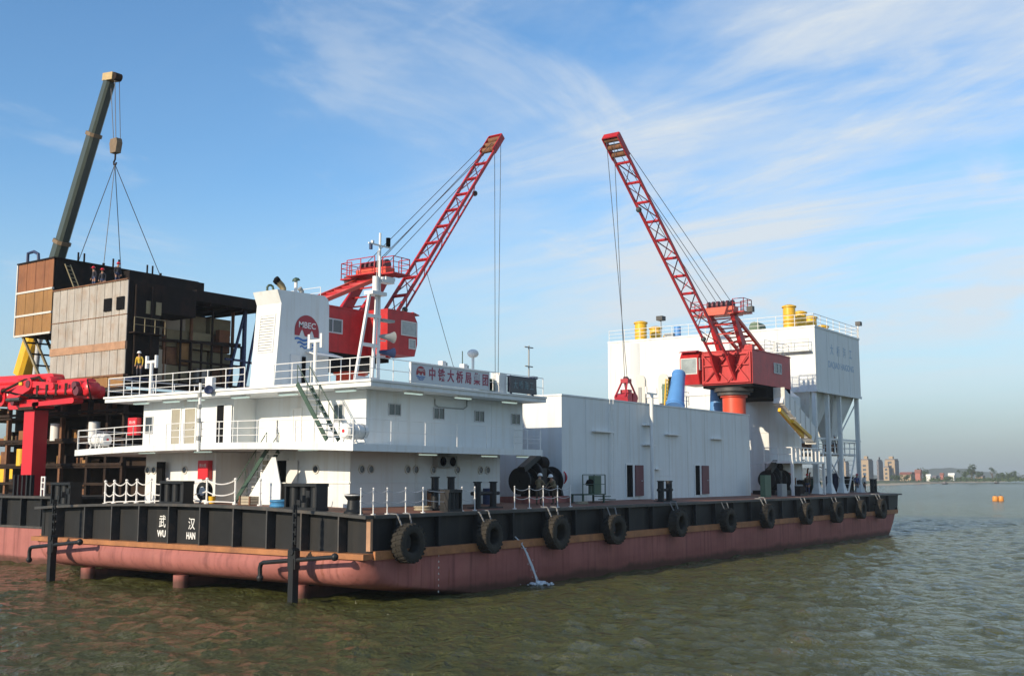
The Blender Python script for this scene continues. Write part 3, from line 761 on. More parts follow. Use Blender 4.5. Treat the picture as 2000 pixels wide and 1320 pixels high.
def raft(x, y, z, label, along):
    t = thing('life_raft', label, 'life raft', (x, y, z), 'white life raft canisters')
    ax = (0,1,0) if along == 'y' else (1,0,0)
    MB().lathe([(.05,-.72),(.28,-.70),(.36,-.6),(.36,-.06),(.385,-.05),(.385,.05),(.36,.06),(.36,.6),(.28,.70),(.05,.72)], (x, y, z+.52), ax, 18, True).build('canister', 'white_metal', t, smooth=True)
    q = Vector((x, y, z+.52))-Vector(ax)*.715; MB().tube(q, q-Vector(ax)*.02, .08, 12).build('end_label', 'fire_red', t)
    for s in (-.4, .4):
        mb = MB()
        c = Vector((x, y, z)) + Vector(ax)*s
        o = Vector(ax).cross(Vector((0,0,1)))
        mb.bar(c-o*.35, c-o*.2+Vector((0,0,.35)), .06); mb.bar(c+o*.35, c+o*.2+Vector((0,0,.35)), .06); mb.bar(c-o*.4, c+o*.4, .07)
        mb.build('cradle', 'white_metal', t)
    for s in (-.35, .35):
        mb = MB(); mb.lathe([(.39, s-.02), (.395, s), (.39, s+.02)], (x, y, z+.52), ax, 18)
        mb.build('strap', 'grey_box', t)
raft(1.9, 2.6, 7.03, 'white life raft canister on the middle deck at the near corner', 'x')
raft(1.75, 21.99, 7.0, 'white life raft canister at the far left end of the middle deck', 'y')

def lifebuoy(c, ax, label):
    t = thing('lifebuoy', label, 'lifebuoy', c, None)
    n, m_ = 20, 8; vs = []; c = Vector(c); d = Vector(ax); _, a, b = MB().frame_of((0,0,0), d)
    for i in range(n):
        u = 2*math.pi*i/n; rd = a*math.cos(u)+b*math.sin(u)
        for k in range(m_):
            v = 2*math.pi*k/m_; vs.append(c + rd*(.30+.075*math.cos(v)) + d*(.075*math.sin(v)))
    mb = MB(); mb.add(vs, [(i*m_+k, i*m_+(k+1) % m_, ((i+1) % n)*m_+(k+1) % m_, ((i+1) % n)*m_+k) for i in range(n) for k in range(m_)])
    mb.build('ring', 'buoy_orange', t, smooth=True)
lifebuoy((5.9, 15.91, 5.5), (1,0,0), 'orange lifebuoy on the door in the stair alcove')

# forked white lamp posts
def fork_post(x, y, z0, h, label):
    t = thing('fork_post', label, 'lamp post', (x, y, z0), 'forked white posts')
    MB().tube((x, y, z0-.1), (x, y, z0+h-.35), .10, 12).build('post', 'white_metal', t, smooth=True)
    mb = MB(); mb.box(x-.08, x+.08, y-.45, y+.45, z0+h-.42, z0+h-.28)
    for s in (-.42, .42): mb.box(x-.07, x+.07, y+s-.07, y+s+.07, z0+h-.70, z0+h)
    mb.build('fork', 'white_metal', t)
fork_post(2.95, 6.32, 10.0, 2.45, 'white forked post on the upper deck edge before the funnel')
fork_post(2.95, 19.25, 10.0, 2.2, 'white forked post on the upper deck edge before the grey cladding')

# ------------------------------------------------------------------ funnel
def make_logo(parent, cx, cz, s, y, name_text='MBEC'):
    def P_(u, v): return (cx+u*s, y, cz+v*s)
    pts = [(math.cos(math.pi*i/24), math.sin(math.pi*i/24)*1.0) for i in range(25)]
    low = [(-1, -.30), (-.62, -.30), (-.5, -.02), (-.40, .10), (-.30, -.02), (-.17, -.30), (.17, -.30), (.30, -.02), (.40, .10), (.5, -.02), (.62, -.30), (1, -.30)]
    poly = pts + low
    MB().prism([(v, u) for u, v in [(cz+q*s, cx+p*s) for p, q in poly]], 'y', y, y-.012).build('logo_dome', 'logo_red', parent)
    if name_text: text('logo_letters', name_text, .52*s, (cx, y-.022, cz+.36*s), (1,0,0), (0,0,1), 'letter_white', parent, 1.1, .004, bold=.006*s)
    for r in range(3):
        w = 0.98-.22*r; z = -.46-.24*r
        top = [(-w+2*w*i/12, z+.06*math.sin(i*1.05)) for i in range(13)]
        bot = [(u, v-.13+.02*r) for u, v in reversed(top)]
        MB().prism([(cx+u*s, cz+v*s) for u, v in top+bot], 'y', y, y-.012).build('logo_wave', 'logo_blue', parent)
def make_funnel():
    f = thing('funnel', 'white funnel casing with red and blue company logo on the upper deck', 'funnel', (5.1, 10.3, 10))
    prof = [(3.12, 10.0), (3.46, 14.35), (3.16, 15.02), (6.55, 15.12), (6.80, 14.95), (6.88, 14.6), (6.95, 10.0)]
    MB().prism(prof, 'y', 9.4, 11.25).build('casing', 'white_paint', f)
    lv = MB()
    for ya, yb, za, zb in ((9.72, 9.80, 11.9, 13.75), (10.84, 10.92, 11.9, 13.75), (9.72, 10.92, 11.82, 11.9), (9.72, 10.92, 13.75, 13.83)):
        xa, xb = lerp(3.12, 3.46, (za-10)/4.35), lerp(3.12, 3.46, (zb-10)/4.35)
        lv.prism([(xa-.04, za), (xb-.04, zb), (xb+.02, zb), (xa+.02, za)], 'y', ya, yb)
    lo = lv.build('louvre', 'white_metal', f)
    for i in range(13):
        z = 11.97+i*.14; xs = lerp(3.12, 3.46, (z-10)/4.35)-.02
        MB().bar((xs, 9.8, z), (xs, 10.84, z), .10, .02, up=(-.7, 0, .7)).build('slat', 'white_metal', lo)
    make_logo(f, 5.28, 13.05, .86, 9.39)
    dr = MB().box(4.15, 4.85, 9.35, 9.395, 10.05, 11.75).build('door', 'white_metal', f)
    MB().box(4.98, 5.2, 9.33, 9.395, 10.05, 11.7).build('vent_slot', 'dark_opening', f)
    MB().add([(5.2,9.395,12.0),(7.2,9.395,12.0),(7.2,8.6,11.75),(5.2,8.6,11.75),(5.2,9.395,12.06),(7.2,9.395,12.06),(7.2,8.6,11.81),(5.2,8.6,11.81)],
             [(0,1,2,3),(4,7,6,5),(0,4,5,1),(1,5,6,2),(2,6,7,3),(3,7,4,0)]).build('canopy', 'white_metal', f)
    MB().tube((5.2, 8.65, 10.0), (5.2, 8.65, 11.75), .03, 8).build('canopy_post', 'white_metal', f)
    MB().tube((7.1, 8.65, 10.0), (7.1, 8.65, 11.75), .03, 8).build('canopy_post', 'white_metal', f)
    for k, (x, y) in enumerate(((4.15, 10.0), (4.5, 10.45))):
        p = MB().path([(x, y, 15.0), (x, y, 15.25), (x-.1, y, 15.4), (x-.4, y, 15.6)], .13, 12).build('exhaust_pipe', 'khaki_panel', f, smooth=True)
        MB().tube((x-.4, y, 15.6), (x-.56, y, 15.71), .15, 12).build('pipe_end', 'dark_opening', p)
    p = MB().tube((4.9, 9.9, 15.0), (4.9, 9.9, 15.75), .09, 10).build('vent_pipe', 'white_metal', f)
    MB().lathe([(.02, .14), (.16, .08), (.22, -.04), (.2, -.06), (.02, -.02)], (4.9, 9.9, 15.8), (-.25, 0, 1), 14).build('cowl', 'dark_green', p)
    MB().path([(3.55, 10.6, 15.0), (3.55, 10.6, 15.3), (3.6, 10.55, 15.4), (3.7, 10.5, 15.42), (3.78, 10.45, 15.36), (3.8, 10.4, 15.15)], .06, 8).build('gooseneck_vent', 'dark_green', f)
    MB().path([(5.5, 10.1, 15.05), (5.5, 10.1, 15.3), (5.35, 10.1, 15.45)], .13, 10).build('exhaust_pipe', 'grey_box', f, smooth=True)
make_funnel()

# ------------------------------------------------------------------ signal mast
def make_mast():
    X, Y = 6.05, 5.0
    t = thing('signal_mast', 'white ladder legged signal mast standing right of the funnel', 'mast', (X, Y, 10))
    MB().tube((X, Y, 10), (X, Y, 17.9), .10, 12, .06).build('pole', 'white_metal', t, smooth=True)
    LX0, LX1 = 4.34, 5.34
    RX0, RX1 = 5.59, 5.87
    MB().bar((LX0, Y, 10), (LX1, Y, 14.7), .13).build('leg', 'white_metal', t)
    MB().bar((RX0, Y, 10), (RX1, Y, 14.7), .13).build('leg', 'white_metal', t)
    for z in (10.35, 12.05, 13.55):
        k = (z-10)/4.7
        MB().box(lerp(LX0, LX1, k), lerp(RX0, RX1, k)+.35, Y-.07, Y+.07, z-.08, z+.08).build('rung', 'white_metal', t)
    MB().box(LX1-.1, X+.25, Y-.3, Y+.3, 14.62, 14.80).build('platform', 'white_metal', t)
    MB().tube((X-.28, Y, 14.8), (X-.28, Y, 15.6), .17, 12).build('mast_housing', 'white_metal', t, smooth=True)
    MB().box(X, X+.9, Y-.22, Y+.22, 15.35, 15.5).build('bracket', 'white_metal', t)
    MB().box(X+.3, X+1.0, Y-.18, Y+.18, 15.5, 15.68).build('radar_scanner', 'white_metal', t)
    mb = MB(); mb.bar((X-.85, Y, 17.25), (X+.8, Y, 17.25), .07); mb.box(X-.62, X-.5, Y-.06, Y+.06, 17.28, 17.42)
    mb.build('yard', 'white_metal', t)
    l = MB().tube((X+.62, Y, 17.3), (X+.62, Y, 17.75), .12, 10).build('signal_lamp', 'dark_opening', t)
    MB().tube((X-.68, Y, 16.95), (X-.68, Y, 17.2), .09, 10).build('signal_lamp', 'navy', t)
    for z, m_, s in ((12.55, 'grey_box', .3), (11.75, 'navy', .27)):
        MB().lathe([(.05, -.1), (.12, .1), (s*.6, .5), (s, .75), (s*.9, .76), (.03, .5)], (X+.05, Y-.1, z), (.9, -.3, 0), 14).build('searchlight', m_, t, smooth=True)
        MB().bar((X, Y, z-.2), (X+.4, Y-.1, z-.2), .06).build('bracket', 'white_metal', t)
    MB().box(X+.1, X+1.0, Y-.2, Y+.2, 13.35, 13.47).build('bracket', 'grey_box', t)
    MB().tube((X-.1, Y+.3, 10), (X-.05, Y+.1, 17), .02, 6).build('halyard', 'pale_wire', t)
make_mast()

# ------------------------------------------------------------------ signs and fittings on the upper deck
def make_sign():
    t = thing('name_board', 'long white board with red characters and a round logo on the upper deck edge', 'sign', (8.7, 2.5, 10))
    MB().box(5.55, 11.85, 2.36, 2.44, 10.05, 10.98).build('board', 'sign_white', t)
    mb = MB(); mb.box(5.5, 11.9, 2.33, 2.46, 10.98, 11.04); mb.box(5.5, 5.55, 2.33, 2.46, 10.03, 10.98); mb.box(11.85, 11.9, 2.33, 2.46, 10.03, 10.98); mb.build('frame', 'white_metal', t)
    make_logo(t, 6.27, 10.56, .34, 2.357, None)
    text('logo_letters', 'MBEC', .2, (6.27, 2.337, 10.70), (1,0,0), (0,0,1), 'letter_white', t, 1, .004)
    for i, ch in enumerate('中铁大桥局集团'):
        text('character', ch, .66, (7.15+i*.735, 2.35, 10.54), (1,0,0), (0,0,1), 'sign_red', t, .85, .006, bold=.012)
    t = thing('lamp_name_board', 'black board with dim characters beside a white locker on the upper deck edge', 'sign', (15, 2.5, 10))
    MB().box(13.75, 16.3, 2.30, 2.5, 10.08, 10.95).build('board', 'led_black', t)
    for i, ch in enumerate('大桥海工'): text('character', ch, .5, (14.25+i*.52, 2.292, 10.5), (1,0,0), (0,0,1), 'led_glyph', t, .8, .004)
    mb = MB(); mb.box(13.7, 16.35, 2.28, 2.52, 10.95, 11.0); mb.box(13.9, 14.0, 2.35, 2.45, 10.0, 10.08); mb.box(16, 16.1, 2.35, 2.45, 10.0, 10.08); mb.build('frame', 'navy', t)
    o = MB().box(13.05, 13.7, 2.5, 3.1, 10.0, 11.1).build('deck_locker', 'white_metal'); tag(o, 'white upright locker left of the black board on the upper deck', 'locker')
    t = thing('deck_condenser', 'grey green outdoor unit on the upper deck right of the long sign', 'condenser', (12.4, 3.0, 10))
    c_ = MB().box(12.0, 12.9, 2.75, 3.15, 10.0, 10.75).build('case', 'mid_green', t)
    MB().lathe([(.001, 0), (.26, 0), (.28, .03)], (12.45, 2.745, 10.4), (0,-1,0), 16).build('fan', 'dark_opening', t)
    t = thing('radar_dome', 'white dome on a post above the right end of the sign', 'radar dome', (12.3, 4.0, 10))
    MB().tube((12.6, 4.0, 10), (12.6, 4.0, 12.0), .08, 10).build('post', 'white_metal', t, smooth=True)
    MB().ball((12.6, 4.0, 12.2), .32, 16, .75).build('dome', 'white_metal', t, smooth=True)
    for k, (x, y) in enumerate(((8.95, 3.2), (10.75, 3.2))):
        t = thing('deck_floodlight', ('white floodlight showing above the middle of the sign' if k == 0 else 'white floodlight with whip aerial above the right half of the sign'), 'floodlight', (x, y, 10), 'floodlights behind the sign')
        MB().tube((x, y, 10), (x, y, 11.15), .04, 8).build('post', 'white_metal', t)
        MB().box(x-.15, x+.15, y-.15, y+.15, 11.1, 11.42).build('lamp_head', 'white_metal', t)
        MB().box(x+.151, x+.3, y-.12, y+.12, 11.15, 11.36).build('bracket', 'grey_box', t)
        if k: MB().tube((x-.1, y, 11.4), (x-.1, y, 12.1), .025, 6).build('aerial', 'dark_green', t)
    X, Y = 16.55, 3.0
    t = thing('wind_mast', 'thin weather mast with crossbars at the right end of the upper deck', 'mast', (X, Y, 10))
    MB().tube((X, Y, 10), (X, Y, 12.95), .045, 8).build('pole', 'grey_box', t)
    for z, l in ((12.85, .42), (11.75, .38)): MB().bar((X-l, Y, z), (X+l, Y, z), .06).build('crossbar', 'grey_box', t)
    MB().tube((X, Y, 10), (X, Y, 10.9), .13, 10).build('base', 'white_metal', t)
    MB().box(X+.2, X+.7, Y-.15, Y+.15, 11.05, 11.2).build('instrument', 'navy', t)
    mb = MB(); mb.path([(X+.65, Y, 11.05), (X+.78, Y, 10.2), (X+.3, Y, 10.15)], .03, 6); mb.build('cable', 'grey_box', t)
    for k, (x, y) in enumerate(((1.02, 12.54),)):
        t = thing('signal_pole', 'slim white pole with fittings rising along the stern rails at the double doors', 'pole', (x, y, 6.9))
        MB().tube((x, y, 6.75), (x, y, 10.2), .07, 8).build('pole', 'white_metal', t)
        for z in (7.3, 8.2, 8.9, 9.5): MB().tube((x-.02, y, z), (x-.02, y, z+.22), .11, 8).build('fitting', 'grey_box', t)
    t = thing('deck_searchlight', 'dark searchlight hung on the upper deck rail near the middle of the stern', 'searchlight', (2.7, 13.83, 10))
    y = 13.83
    MB().box(2.75, 3.0, y-.05, y+.5, 10.05, 10.7).build('bracket', 'white_metal', t)
    MB().lathe([(.06, -.3), (.2, -.2), (.24, .25), (.2, .27), (.02, .2)], (2.6, y, 10.05), (-.6, -.7, -.2), 14).build('lamp_head', 'navy', t, smooth=True)
make_sign()
# ------------------------------------------------------------------ long white machinery house
def make_machinery():
    t = thing('machinery_house', 'long windowless white plant house amidships with maroon doors', 'plant house', (35, 12, 4))
    MB().prism([(21.5, 4.0), (49.6, 4.0), (49.6, 21.0), (21.5, 21.0)], 'z', 3.82, 10.42).build('wall', 'white_paint', t)
    mb = MB(); mb.box(21.45, 49.65, 3.95, 4.15, 10.425, 10.52); mb.box(21.45, 21.65, 4.15, 21.0, 10.425, 10.52); mb.box(49.45, 49.65, 4.15, 21.0, 10.425, 10.52)
    mb.build('coaming', 'white_paint', t)
    mb = MB()
    for x in (24.3, 27.1, 29.9, 32.7, 35.5, 38.4, 41.3, 44.2, 46.9): mb.box(x-.015, x+.015, 3.985, 3.9985, 4.0, 10.4)
    for a, b_, z in ((21.6, 48.9, 5.55),): mb.box(a, b_, 3.982, 3.9985, z-.015, z+.015)
    mb.build('weld_seam', 'white_paint', t)['kind'] = 'stuff'
    for px0, px1, px2, z1 in ((29.31, 30.14, 31.48, 6.25), (39.49, 40.26, 41.65, 6.3)):
        f = MB()
        f.box(px0-.08, px0, 3.93, 4.02, 4.1, z1+.08); f.box(px1, px1+.25, 3.93, 4.02, 4.1, z1+.08); f.box(px0, px1, 3.93, 4.02, z1, z1+.08)
        d = f.build('door', 'white_metal', t)
        MB().box(px0, px1, 3.96, 3.998, 4.15, z1).build('opening', 'dark_opening', d)
        MB().box(px1+.25, px2, 3.86, 3.92, 4.2, z1).build('door_leaf', 'door_maroon', d)
        MB().tube((px2-.2, 3.84, 5.2), (px2-.35, 3.84, 5.2), .03, 6).build('handle', 'aluminium', d)
    for x, z, l in ((25.0, 8.35, 2.4), (31.6, 9.0, 1.5), (31.6, 7.65, 1.5), (34.9, 8.45, 2.0), (42.3, 8.35, 1.9), (33.0, 6.0, .9)):
        MB().box(x, x+l, 3.7, 3.998, z-.04, z+.04).build('ledge', 'white_metal', t)
    mb = MB(); xl = 27.2
    for s in (-.22, .22): mb.tube((xl+s, 3.82, 4.4), (xl+s, 3.82, 10.5), .022, 6)
    for i in range(20): mb.tube((xl-.22, 3.82, 4.5+i*.3), (xl+.22, 3.82, 4.5+i*.3), .016, 5)
    mb.build('wall_ladder', 'white_metal', t)
    X = 32.08
    t2 = thing('deck_lamp_mast', 'tall white pole with forked top standing before the long plant house', 'lamp post', (X, 3.5, 3.9))
    MB().tube((X, 3.5, 3.9), (X, 3.5, 11.1), .14, 12).build('pole', 'white_metal', t2, smooth=True)
    mb = MB(); mb.box(X-.75, X+.75, 3.44, 3.56, 11.1, 11.2)
    for s in (-.72, .72): mb.box(X+s-.05, X+s+.05, 3.45, 3.55, 11.2, 11.6)
    mb.build('fork', 'white_metal', t2)
    for z in (7.65, 9.0): MB().bar((X, 3.5, z), (X-.6, 3.9, z), .05).build('bracket', 'white_metal', t2)
    # little green gangway steps on deck beside the winch
    xg0, xg1 = 21.16, 24.75
    t3 = thing('step_platform', 'dark green railed step platform left of the maroon door', 'platform', ((xg0+xg1)/2, 2.6, 3.9))
    mb = MB(); railing(mb, [(xg0, 2.3, 4.45), (xg1-1, 2.3, 4.45)], 1.15, 2, 1.3, .03); mb.build('railing', 'dark_green', t3)
    MB().box(xg0, xg1-1, 2.25, 3.2, 4.38, 4.45).build('deck_plate', 'dark_green', t3)
    for k in range(2): MB().box(xg1-1+.05+.6*k, xg1-.4+.6*k, 2.25, 3.2, 4.25-.2*k, 4.30-.2*k).build('step', 'dark_green', t3)
    for x in (xg0+.1, xg1-1.1):
        for y in (2.3, 3.05): MB().box(x-.05, x+.05, y, y+.1, 3.85, 4.38).build('support', 'dark_green', t3)
    xx = 23.61
    o = MB().box(xx-.42, xx+.42, 2.75, 3.15, 4.452, 5.55).build('control_cabinet', 'mid_green'); tag(o, 'green control cabinet on the railed step platform', 'cabinet')
    xx = 22.65
    t4 = thing('ventilator', 'small dark mushroom ventilator left of the green cabinet', 'ventilator', (xx, 2.9, 4.45))
    MB().tube((xx, 2.7, 4.45), (xx, 2.7, 5.0), .12, 10).build('pipe', 'dark_green', t4)
    MB().lathe([(.02, .2), (.2, .12), (.3, -.1), (.25, -.2), (.02, -.2)], (xx, 2.7, 5.15), (0,0,1), 14).build('cowl', 'dark_opening', t4, smooth=True)
make_machinery()

# ------------------------------------------------------------------ deck winches
def winch(x, y, label, seat=True):
    z = deck_z(y); t = thing('anchor_winch', label, 'winch', (x, y, z), 'winches on the deck')
    MB().box(x-2.4, x+2.4, y-.9, y+1.1, z-.02, z+.35).build('bed_plate', 'hull_red' if seat else 'black_paint', t)
    def drum(cx, r, w):
        MB().lathe([(.05, -w/2), (r, -w/2), (r, -w/2+.07), (r*.62, -w/2+.08), (r*.66, 0), (r*.62, w/2-.08), (r, w/2-.07), (r, w/2), (.05, w/2)], (cx, y, z+1.25), (1,0,0), 26).build('rope_drum', 'black_paint', t, smooth=True, angle=40)
    drum(x-1.55, .78, .9); drum(x+.85, .86, 1.1)
    MB().prism([(y-.7, z+.3), (y+.7, z+.3), (y+.45, z+1.5), (y+.1, z+1.75), (y-.35, z+1.55)], 'x', x-.55, x-.9).build('side_frame', 'black_paint', t)
    MB().prism([(y-.7, z+.3), (y+.7, z+.3), (y+.45, z+1.4), (y-.35, z+1.45)], 'x', x+.05, x+.22).build('side_frame', 'black_paint', t)
    MB().prism([(y-.7, z+.3), (y+.7, z+.3), (y+.45, z+1.4), (y-.35, z+1.45)], 'x', x+1.5, x+1.7).build('side_frame', 'black_paint', t)
    MB().box(x-.5, x+.0, y-.6, y+.5, z+.5, z+2.0).build('gearbox', 'black_paint', t)
    g = MB().lathe([(.05, -.12), (.75, -.12), (.8, -.08), (.8, .08), (.75, .12), (.05, .12)], (x-.72, y, z+1.6), (1,0,0), 24).build('gear_cover', 'black_paint', t, smooth=True)
    MB().bar((x-2.2, y-.3, z+1.9), (x-.4, y-.2, z+2.75), .45, .35).build('brake_arm', 'black_paint', t)
    MB().tube((x-.4, y-.2, z+2.3), (x+.3, y-.2, z+2.3), .4, 16).build('motor', 'dark_steel', t, smooth=True)
    w = MB().lathe([(.38, -.04), (.44, 0), (.38, .04), (.36, 0), (.38, -.04)], (x+2.15, y-.2, z+1.45), (1,0,0), 20).build('brake_wheel', 'fire_red', t, smooth=True)
    MB().tube((x+1.6, y-.2, z+1.45), (x+2.2, y-.2, z+1.45), .06, 8).build('shaft', 'black_paint', t)
    MB().lathe([(.03, -.05), (.33, -.05), (.36, 0), (.33, .05), (.03, .05)], (x+2.3, y-.2, z+1.45), (1,0,0), 20).build('warping_head', 'door_maroon', t, smooth=True)
    return t
winch(19.57, 4.4, 'big black anchor winch beside the two workers at the end of the deckhouse')
w2 = winch(55.36, 4.2, 'black anchor winch at the far end of the long plant house', False)
x = 48.61
o = MB().box(x-.6, x+.6, 2.1, 2.5, 3.85, 5.6).build('control_cabinet', 'mid_green'); tag(o, 'grey green cabinet in front of the far winch', 'cabinet')
x = 51.73
o = MB().box(x-.55, x+.55, 2.0, 2.4, 3.85, 4.9).build('control_cabinet', 'grey_box'); tag(o, 'pale grey low cabinet in front of the far winch', 'cabinet')

# ------------------------------------------------------------------ the two red slewing cranes
def make_crane(cx, cy, s, luff, label, zb, rear):
    """local +X is the boom direction; s = +1 or -1 turns the crane about its pedestal; luff = (tip x, tip z)"""
    t = thing('deck_crane', label, 'crane', (cx, cy, zb), 'red lattice boom deck cranes')
    def T(x, y, z): return Vector((cx+s*x, cy+s*y, z))
    def bx(mb, x0, x1, y0, y1, z0, z1): return mb.box(cx+s*x0, cx+s*x1, cy+s*y0, cy+s*y1, z0, z1)
    MB().lathe([(.95, 0), (.95, 8.0-(zb-4)), (1.12, 8.0-(zb-4)), (1.12, 8.2-(zb-4))], (cx, cy, zb), (0,0,1), 28).build('pedestal', 'crane_red_lit', t, smooth=True, angle=40)
    MB().lathe([(1.35, 12.15), (1.35, 12.45), (1.6, 12.45), (1.6, 12.75), (.1, 12.75)], (cx, cy, 0), (0,0,1), 28).build('slew_ring', 'edge_steel', t, smooth=True, angle=40)
    mb = MB(); bx(mb, -rear+.05, -1.7, -2.2, 2.2, 12.05, 13.0); bx(mb, -1.7, 1.2, -2.2, 2.2, 12.76, 13.0)
    mb.build('counterweight', 'dark_opening', t)
    hs = MB(); bx(hs, -rear, 1.25, -2.25, 2.25, 13.005, 15.75); h = hs.build('machinery_house', 'crane_red', t)
    mb = MB(); bx(mb, -rear-.05, 1.3, -2.3, 2.3, 15.752, 15.84); mb.build('roof', 'crane_red', t)
    mb = MB(); bx(mb, .6, 1.1, 1.2, 2.2, 15.842, 16.2); mb.build('roof_hatch', 'crane_red', t)
    for sy in (-1, 1):
        f = MB(); y = sy*2.25
        for a in ((-4.85, -4.75, 14.15, 15.05), (-3.25, -3.15, 14.15, 15.05), (-4.75, -3.25, 14.15, 14.23), (-4.75, -3.25, 14.97, 15.05), (-4.03, -3.97, 14.23, 14.97)):
            bx(f, a[0], a[1], y-sy*.03, y+sy*.05, a[2], a[3])
        w = f.build('window', 'aluminium', t)
        p = MB(); bx(p, -4.75, -3.25, y-sy*.03, y+sy*.015, 14.23, 14.97); p.build('pane', 'glass', w)
    # stiffener frame on the front of the house
    mb = MB(); xf = 1.38
    mb.bar(T(xf, -2.1, 13.1), T(xf, -2.1, 15.6), .14); mb.bar(T(xf, 2.1, 13.1), T(xf, 2.1, 15.6), .14)
    mb.bar(T(xf, -2.0, 15.5), T(xf, 2.0, 15.5), .16); mb.bar(T(xf, -2.0, 14.6), T(xf, 2.0, 14.6), .10); mb.bar(T(xf, -2.0, 13.2), T(xf, 2.0, 13.2), .16)
    mb.bar(T(xf+.08, -2.0, 13.2), T(xf+.08, .2, 15.5), .10); mb.bar(T(xf+.08, 2.0, 13.2), T(xf+.08, .2, 15.5), .10)
    mb.bar(T(xf+.15, .2, 13.2), T(xf+.15, 2.0, 15.4), .10); mb.bar(T(xf+.15, .2, 13.2), T(xf+.15, -2.0, 15.4), .10)
    mb.build('front_bracing', 'crane_red', t)
    # brackets for the boom foot
    for sy in (-.72, .72):
        m_ = MB(); vs = []
        for q in (sy-.09, sy+.09):
            vs += [T(1.3, q, 13.3), T(2.45, q, 14.5), T(2.8, q, 15.1), T(2.5, q, 15.4), T(1.3, q, 15.3)]
        m_.add(vs, [(0,1,2,3,4), (9,8,7,6,5)] + [(i, (i+1) % 5, 5+(i+1) % 5, 5+i) for i in range(5)])
        m_.build('foot_bracket', 'crane_red', t)
    # cab on the right hand side
    mb = MB(); prof = [(-.9, 13.1), (1.7, 13.1), (1.95, 13.9), (1.95, 15.3), (1.55, 15.9), (-.9, 15.9)]
    vs = [T(u, -2.26, v) for u, v in prof] + [T(u, -3.95, v) for u, v in prof]
    mb.add(vs, [tuple(range(6)), tuple(range(11, 5, -1))] + [(i, (i+1) % 6, 6+(i+1) % 6, 6+i) for i in range(6)])
    c = mb.build('cab', 'crane_red', t)
    def cabwin(name, x0, x1, y0, y1, z0, z1, ax):
        f = MB(); b = .07
        if ax == 'x':
            bx(f, x0, x1, y0, y0+b, z0, z1); bx(f, x0, x1, y1-b, y1, z0, z1); bx(f, x0, x1, y0+b, y1-b, z0, z0+b); bx(f, x0, x1, y0+b, y1-b, z1-b, z1)
            f = f.build('cab_window', 'pale_line', t); p = MB(); bx(p, x0, x1-.03, y0+b, y1-b, z0+b, z1-b)
        else:
            bx(f, x0, x0+b, y0, y1, z0, z1); bx(f, x1-b, x1, y0, y1, z0, z1); bx(f, x0+b, x1-b, y0, y1, z0, z0+b); bx(f, x0+b, x1-b, y0, y1, z1-b, z1)
            f = f.build('cab_window', 'pale_line', t); p = MB(); bx(p, x0+b, x1-b, y0+.03, y1, z0+b, z1-b)
        p.build('pane', 'cab_glass', f)
    cabwin('front', 1.9, 2.0, -3.85, -2.35, 13.95, 15.3, 'x')
    cabwin('side', .35, 1.85, -4.0, -3.94, 14.35, 15.3, 'y'); cabwin('side', 1.1, 1.75, -4.0, -3.94, 13.55, 14.2, 'y')
    cabwin('side', 1.3, 1.8, -2.3, -2.2, 14.3, 15.3, 'y')
    MB().add([T(1.6,-2.3,15.92), T(1.6,-3.9,15.92), T(2.2,-3.9,15.78), T(2.2,-2.3,15.78), T(1.6,-2.3,15.97), T(1.6,-3.9,15.97), T(2.2,-3.9,15.83), T(2.2,-2.3,15.83)],
             [(0,1,2,3),(7,6,5,4),(0,4,5,1),(1,5,6,2),(2,6,7,3),(3,7,4,0)]).build('sun_visor', 'crane_red', t)
    # A-frame
    HX, HZ = 2.1, 18.65
    for sy in (-1.05, 1.05):
        vs = []
        for q in (sy-.17, sy+.17): vs += [T(-.55, q, 15.84), T(.55, q, 15.84), T(HX+.28, q, HZ), T(HX-.28, q, HZ)]
        MB().add(vs, [(0,1,2,3),(7,6,5,4)] + [(i, (i+1) % 4, 4+(i+1) % 4, 4+i) for i in range(4)]).build('mast_leg', 'crane_red', t)
        MB().bar(T(-4.6, sy, 15.84), T(HX-.35, sy, HZ-.05), .24, .24).build('back_stay', 'crane_red_lit', t)
    mb = MB()
    for i in range(9):
        k = (i+.5)/9; mb.bar(T(lerp(-4.6, HX-.35, k), -1.0, lerp(15.84, HZ-.05, k)), T(lerp(-4.6, HX-.35, k), 1.0, lerp(15.84, HZ-.05, k)), .11)
    for i in range(8):
        k0, k1 = (i+.5)/9, (i+1.5)/9; q = 1 if i % 2 else -1
        mb.bar(T(lerp(-4.6, HX-.35, k0), -q, lerp(15.84, HZ-.05, k0)), T(lerp(-4.6, HX-.35, k1), q, lerp(15.84, HZ-.05, k1)), .07)
    mb.build('stay_lacing', 'crane_red', t)
    mb = MB(); 
    for k in (.25, .5, .75): mb.bar(T(lerp(0, HX, k), -.9, lerp(15.84, HZ, k)), T(lerp(0, HX, k), .9, lerp(15.84, HZ, k)), .09)
    mb.build('mast_brace', 'crane_red', t)
    mb = MB(); bx(mb, HX-.4, HX+.5, -1.35, 1.35, HZ, HZ+.62); mb.build('mast_head', 'crane_red_lit', t)
    for i in range(6):
        y = -1.05+i*.42
        mb = MB(); p = T(HX+.05, y, HZ+.85); mb.tube(p-Vector((0, .09, 0)), p+Vector((0, .09, 0)), .34, 16); mb.build('sheave', 'door_maroon', t, smooth=True)
    mb = MB(); bx(mb, HX-.8, HX+.9, -2.4, -1.36, HZ+.0, HZ+.09); bx(mb, HX-.8, HX+.9, 1.36, 2.4, HZ, HZ+.09); bx(mb, HX-1.4, HX-.41, -1.3, 1.3, HZ+.02, HZ+.09); mb.build('head_platform', 'crane_red', t)
    mb = MB()
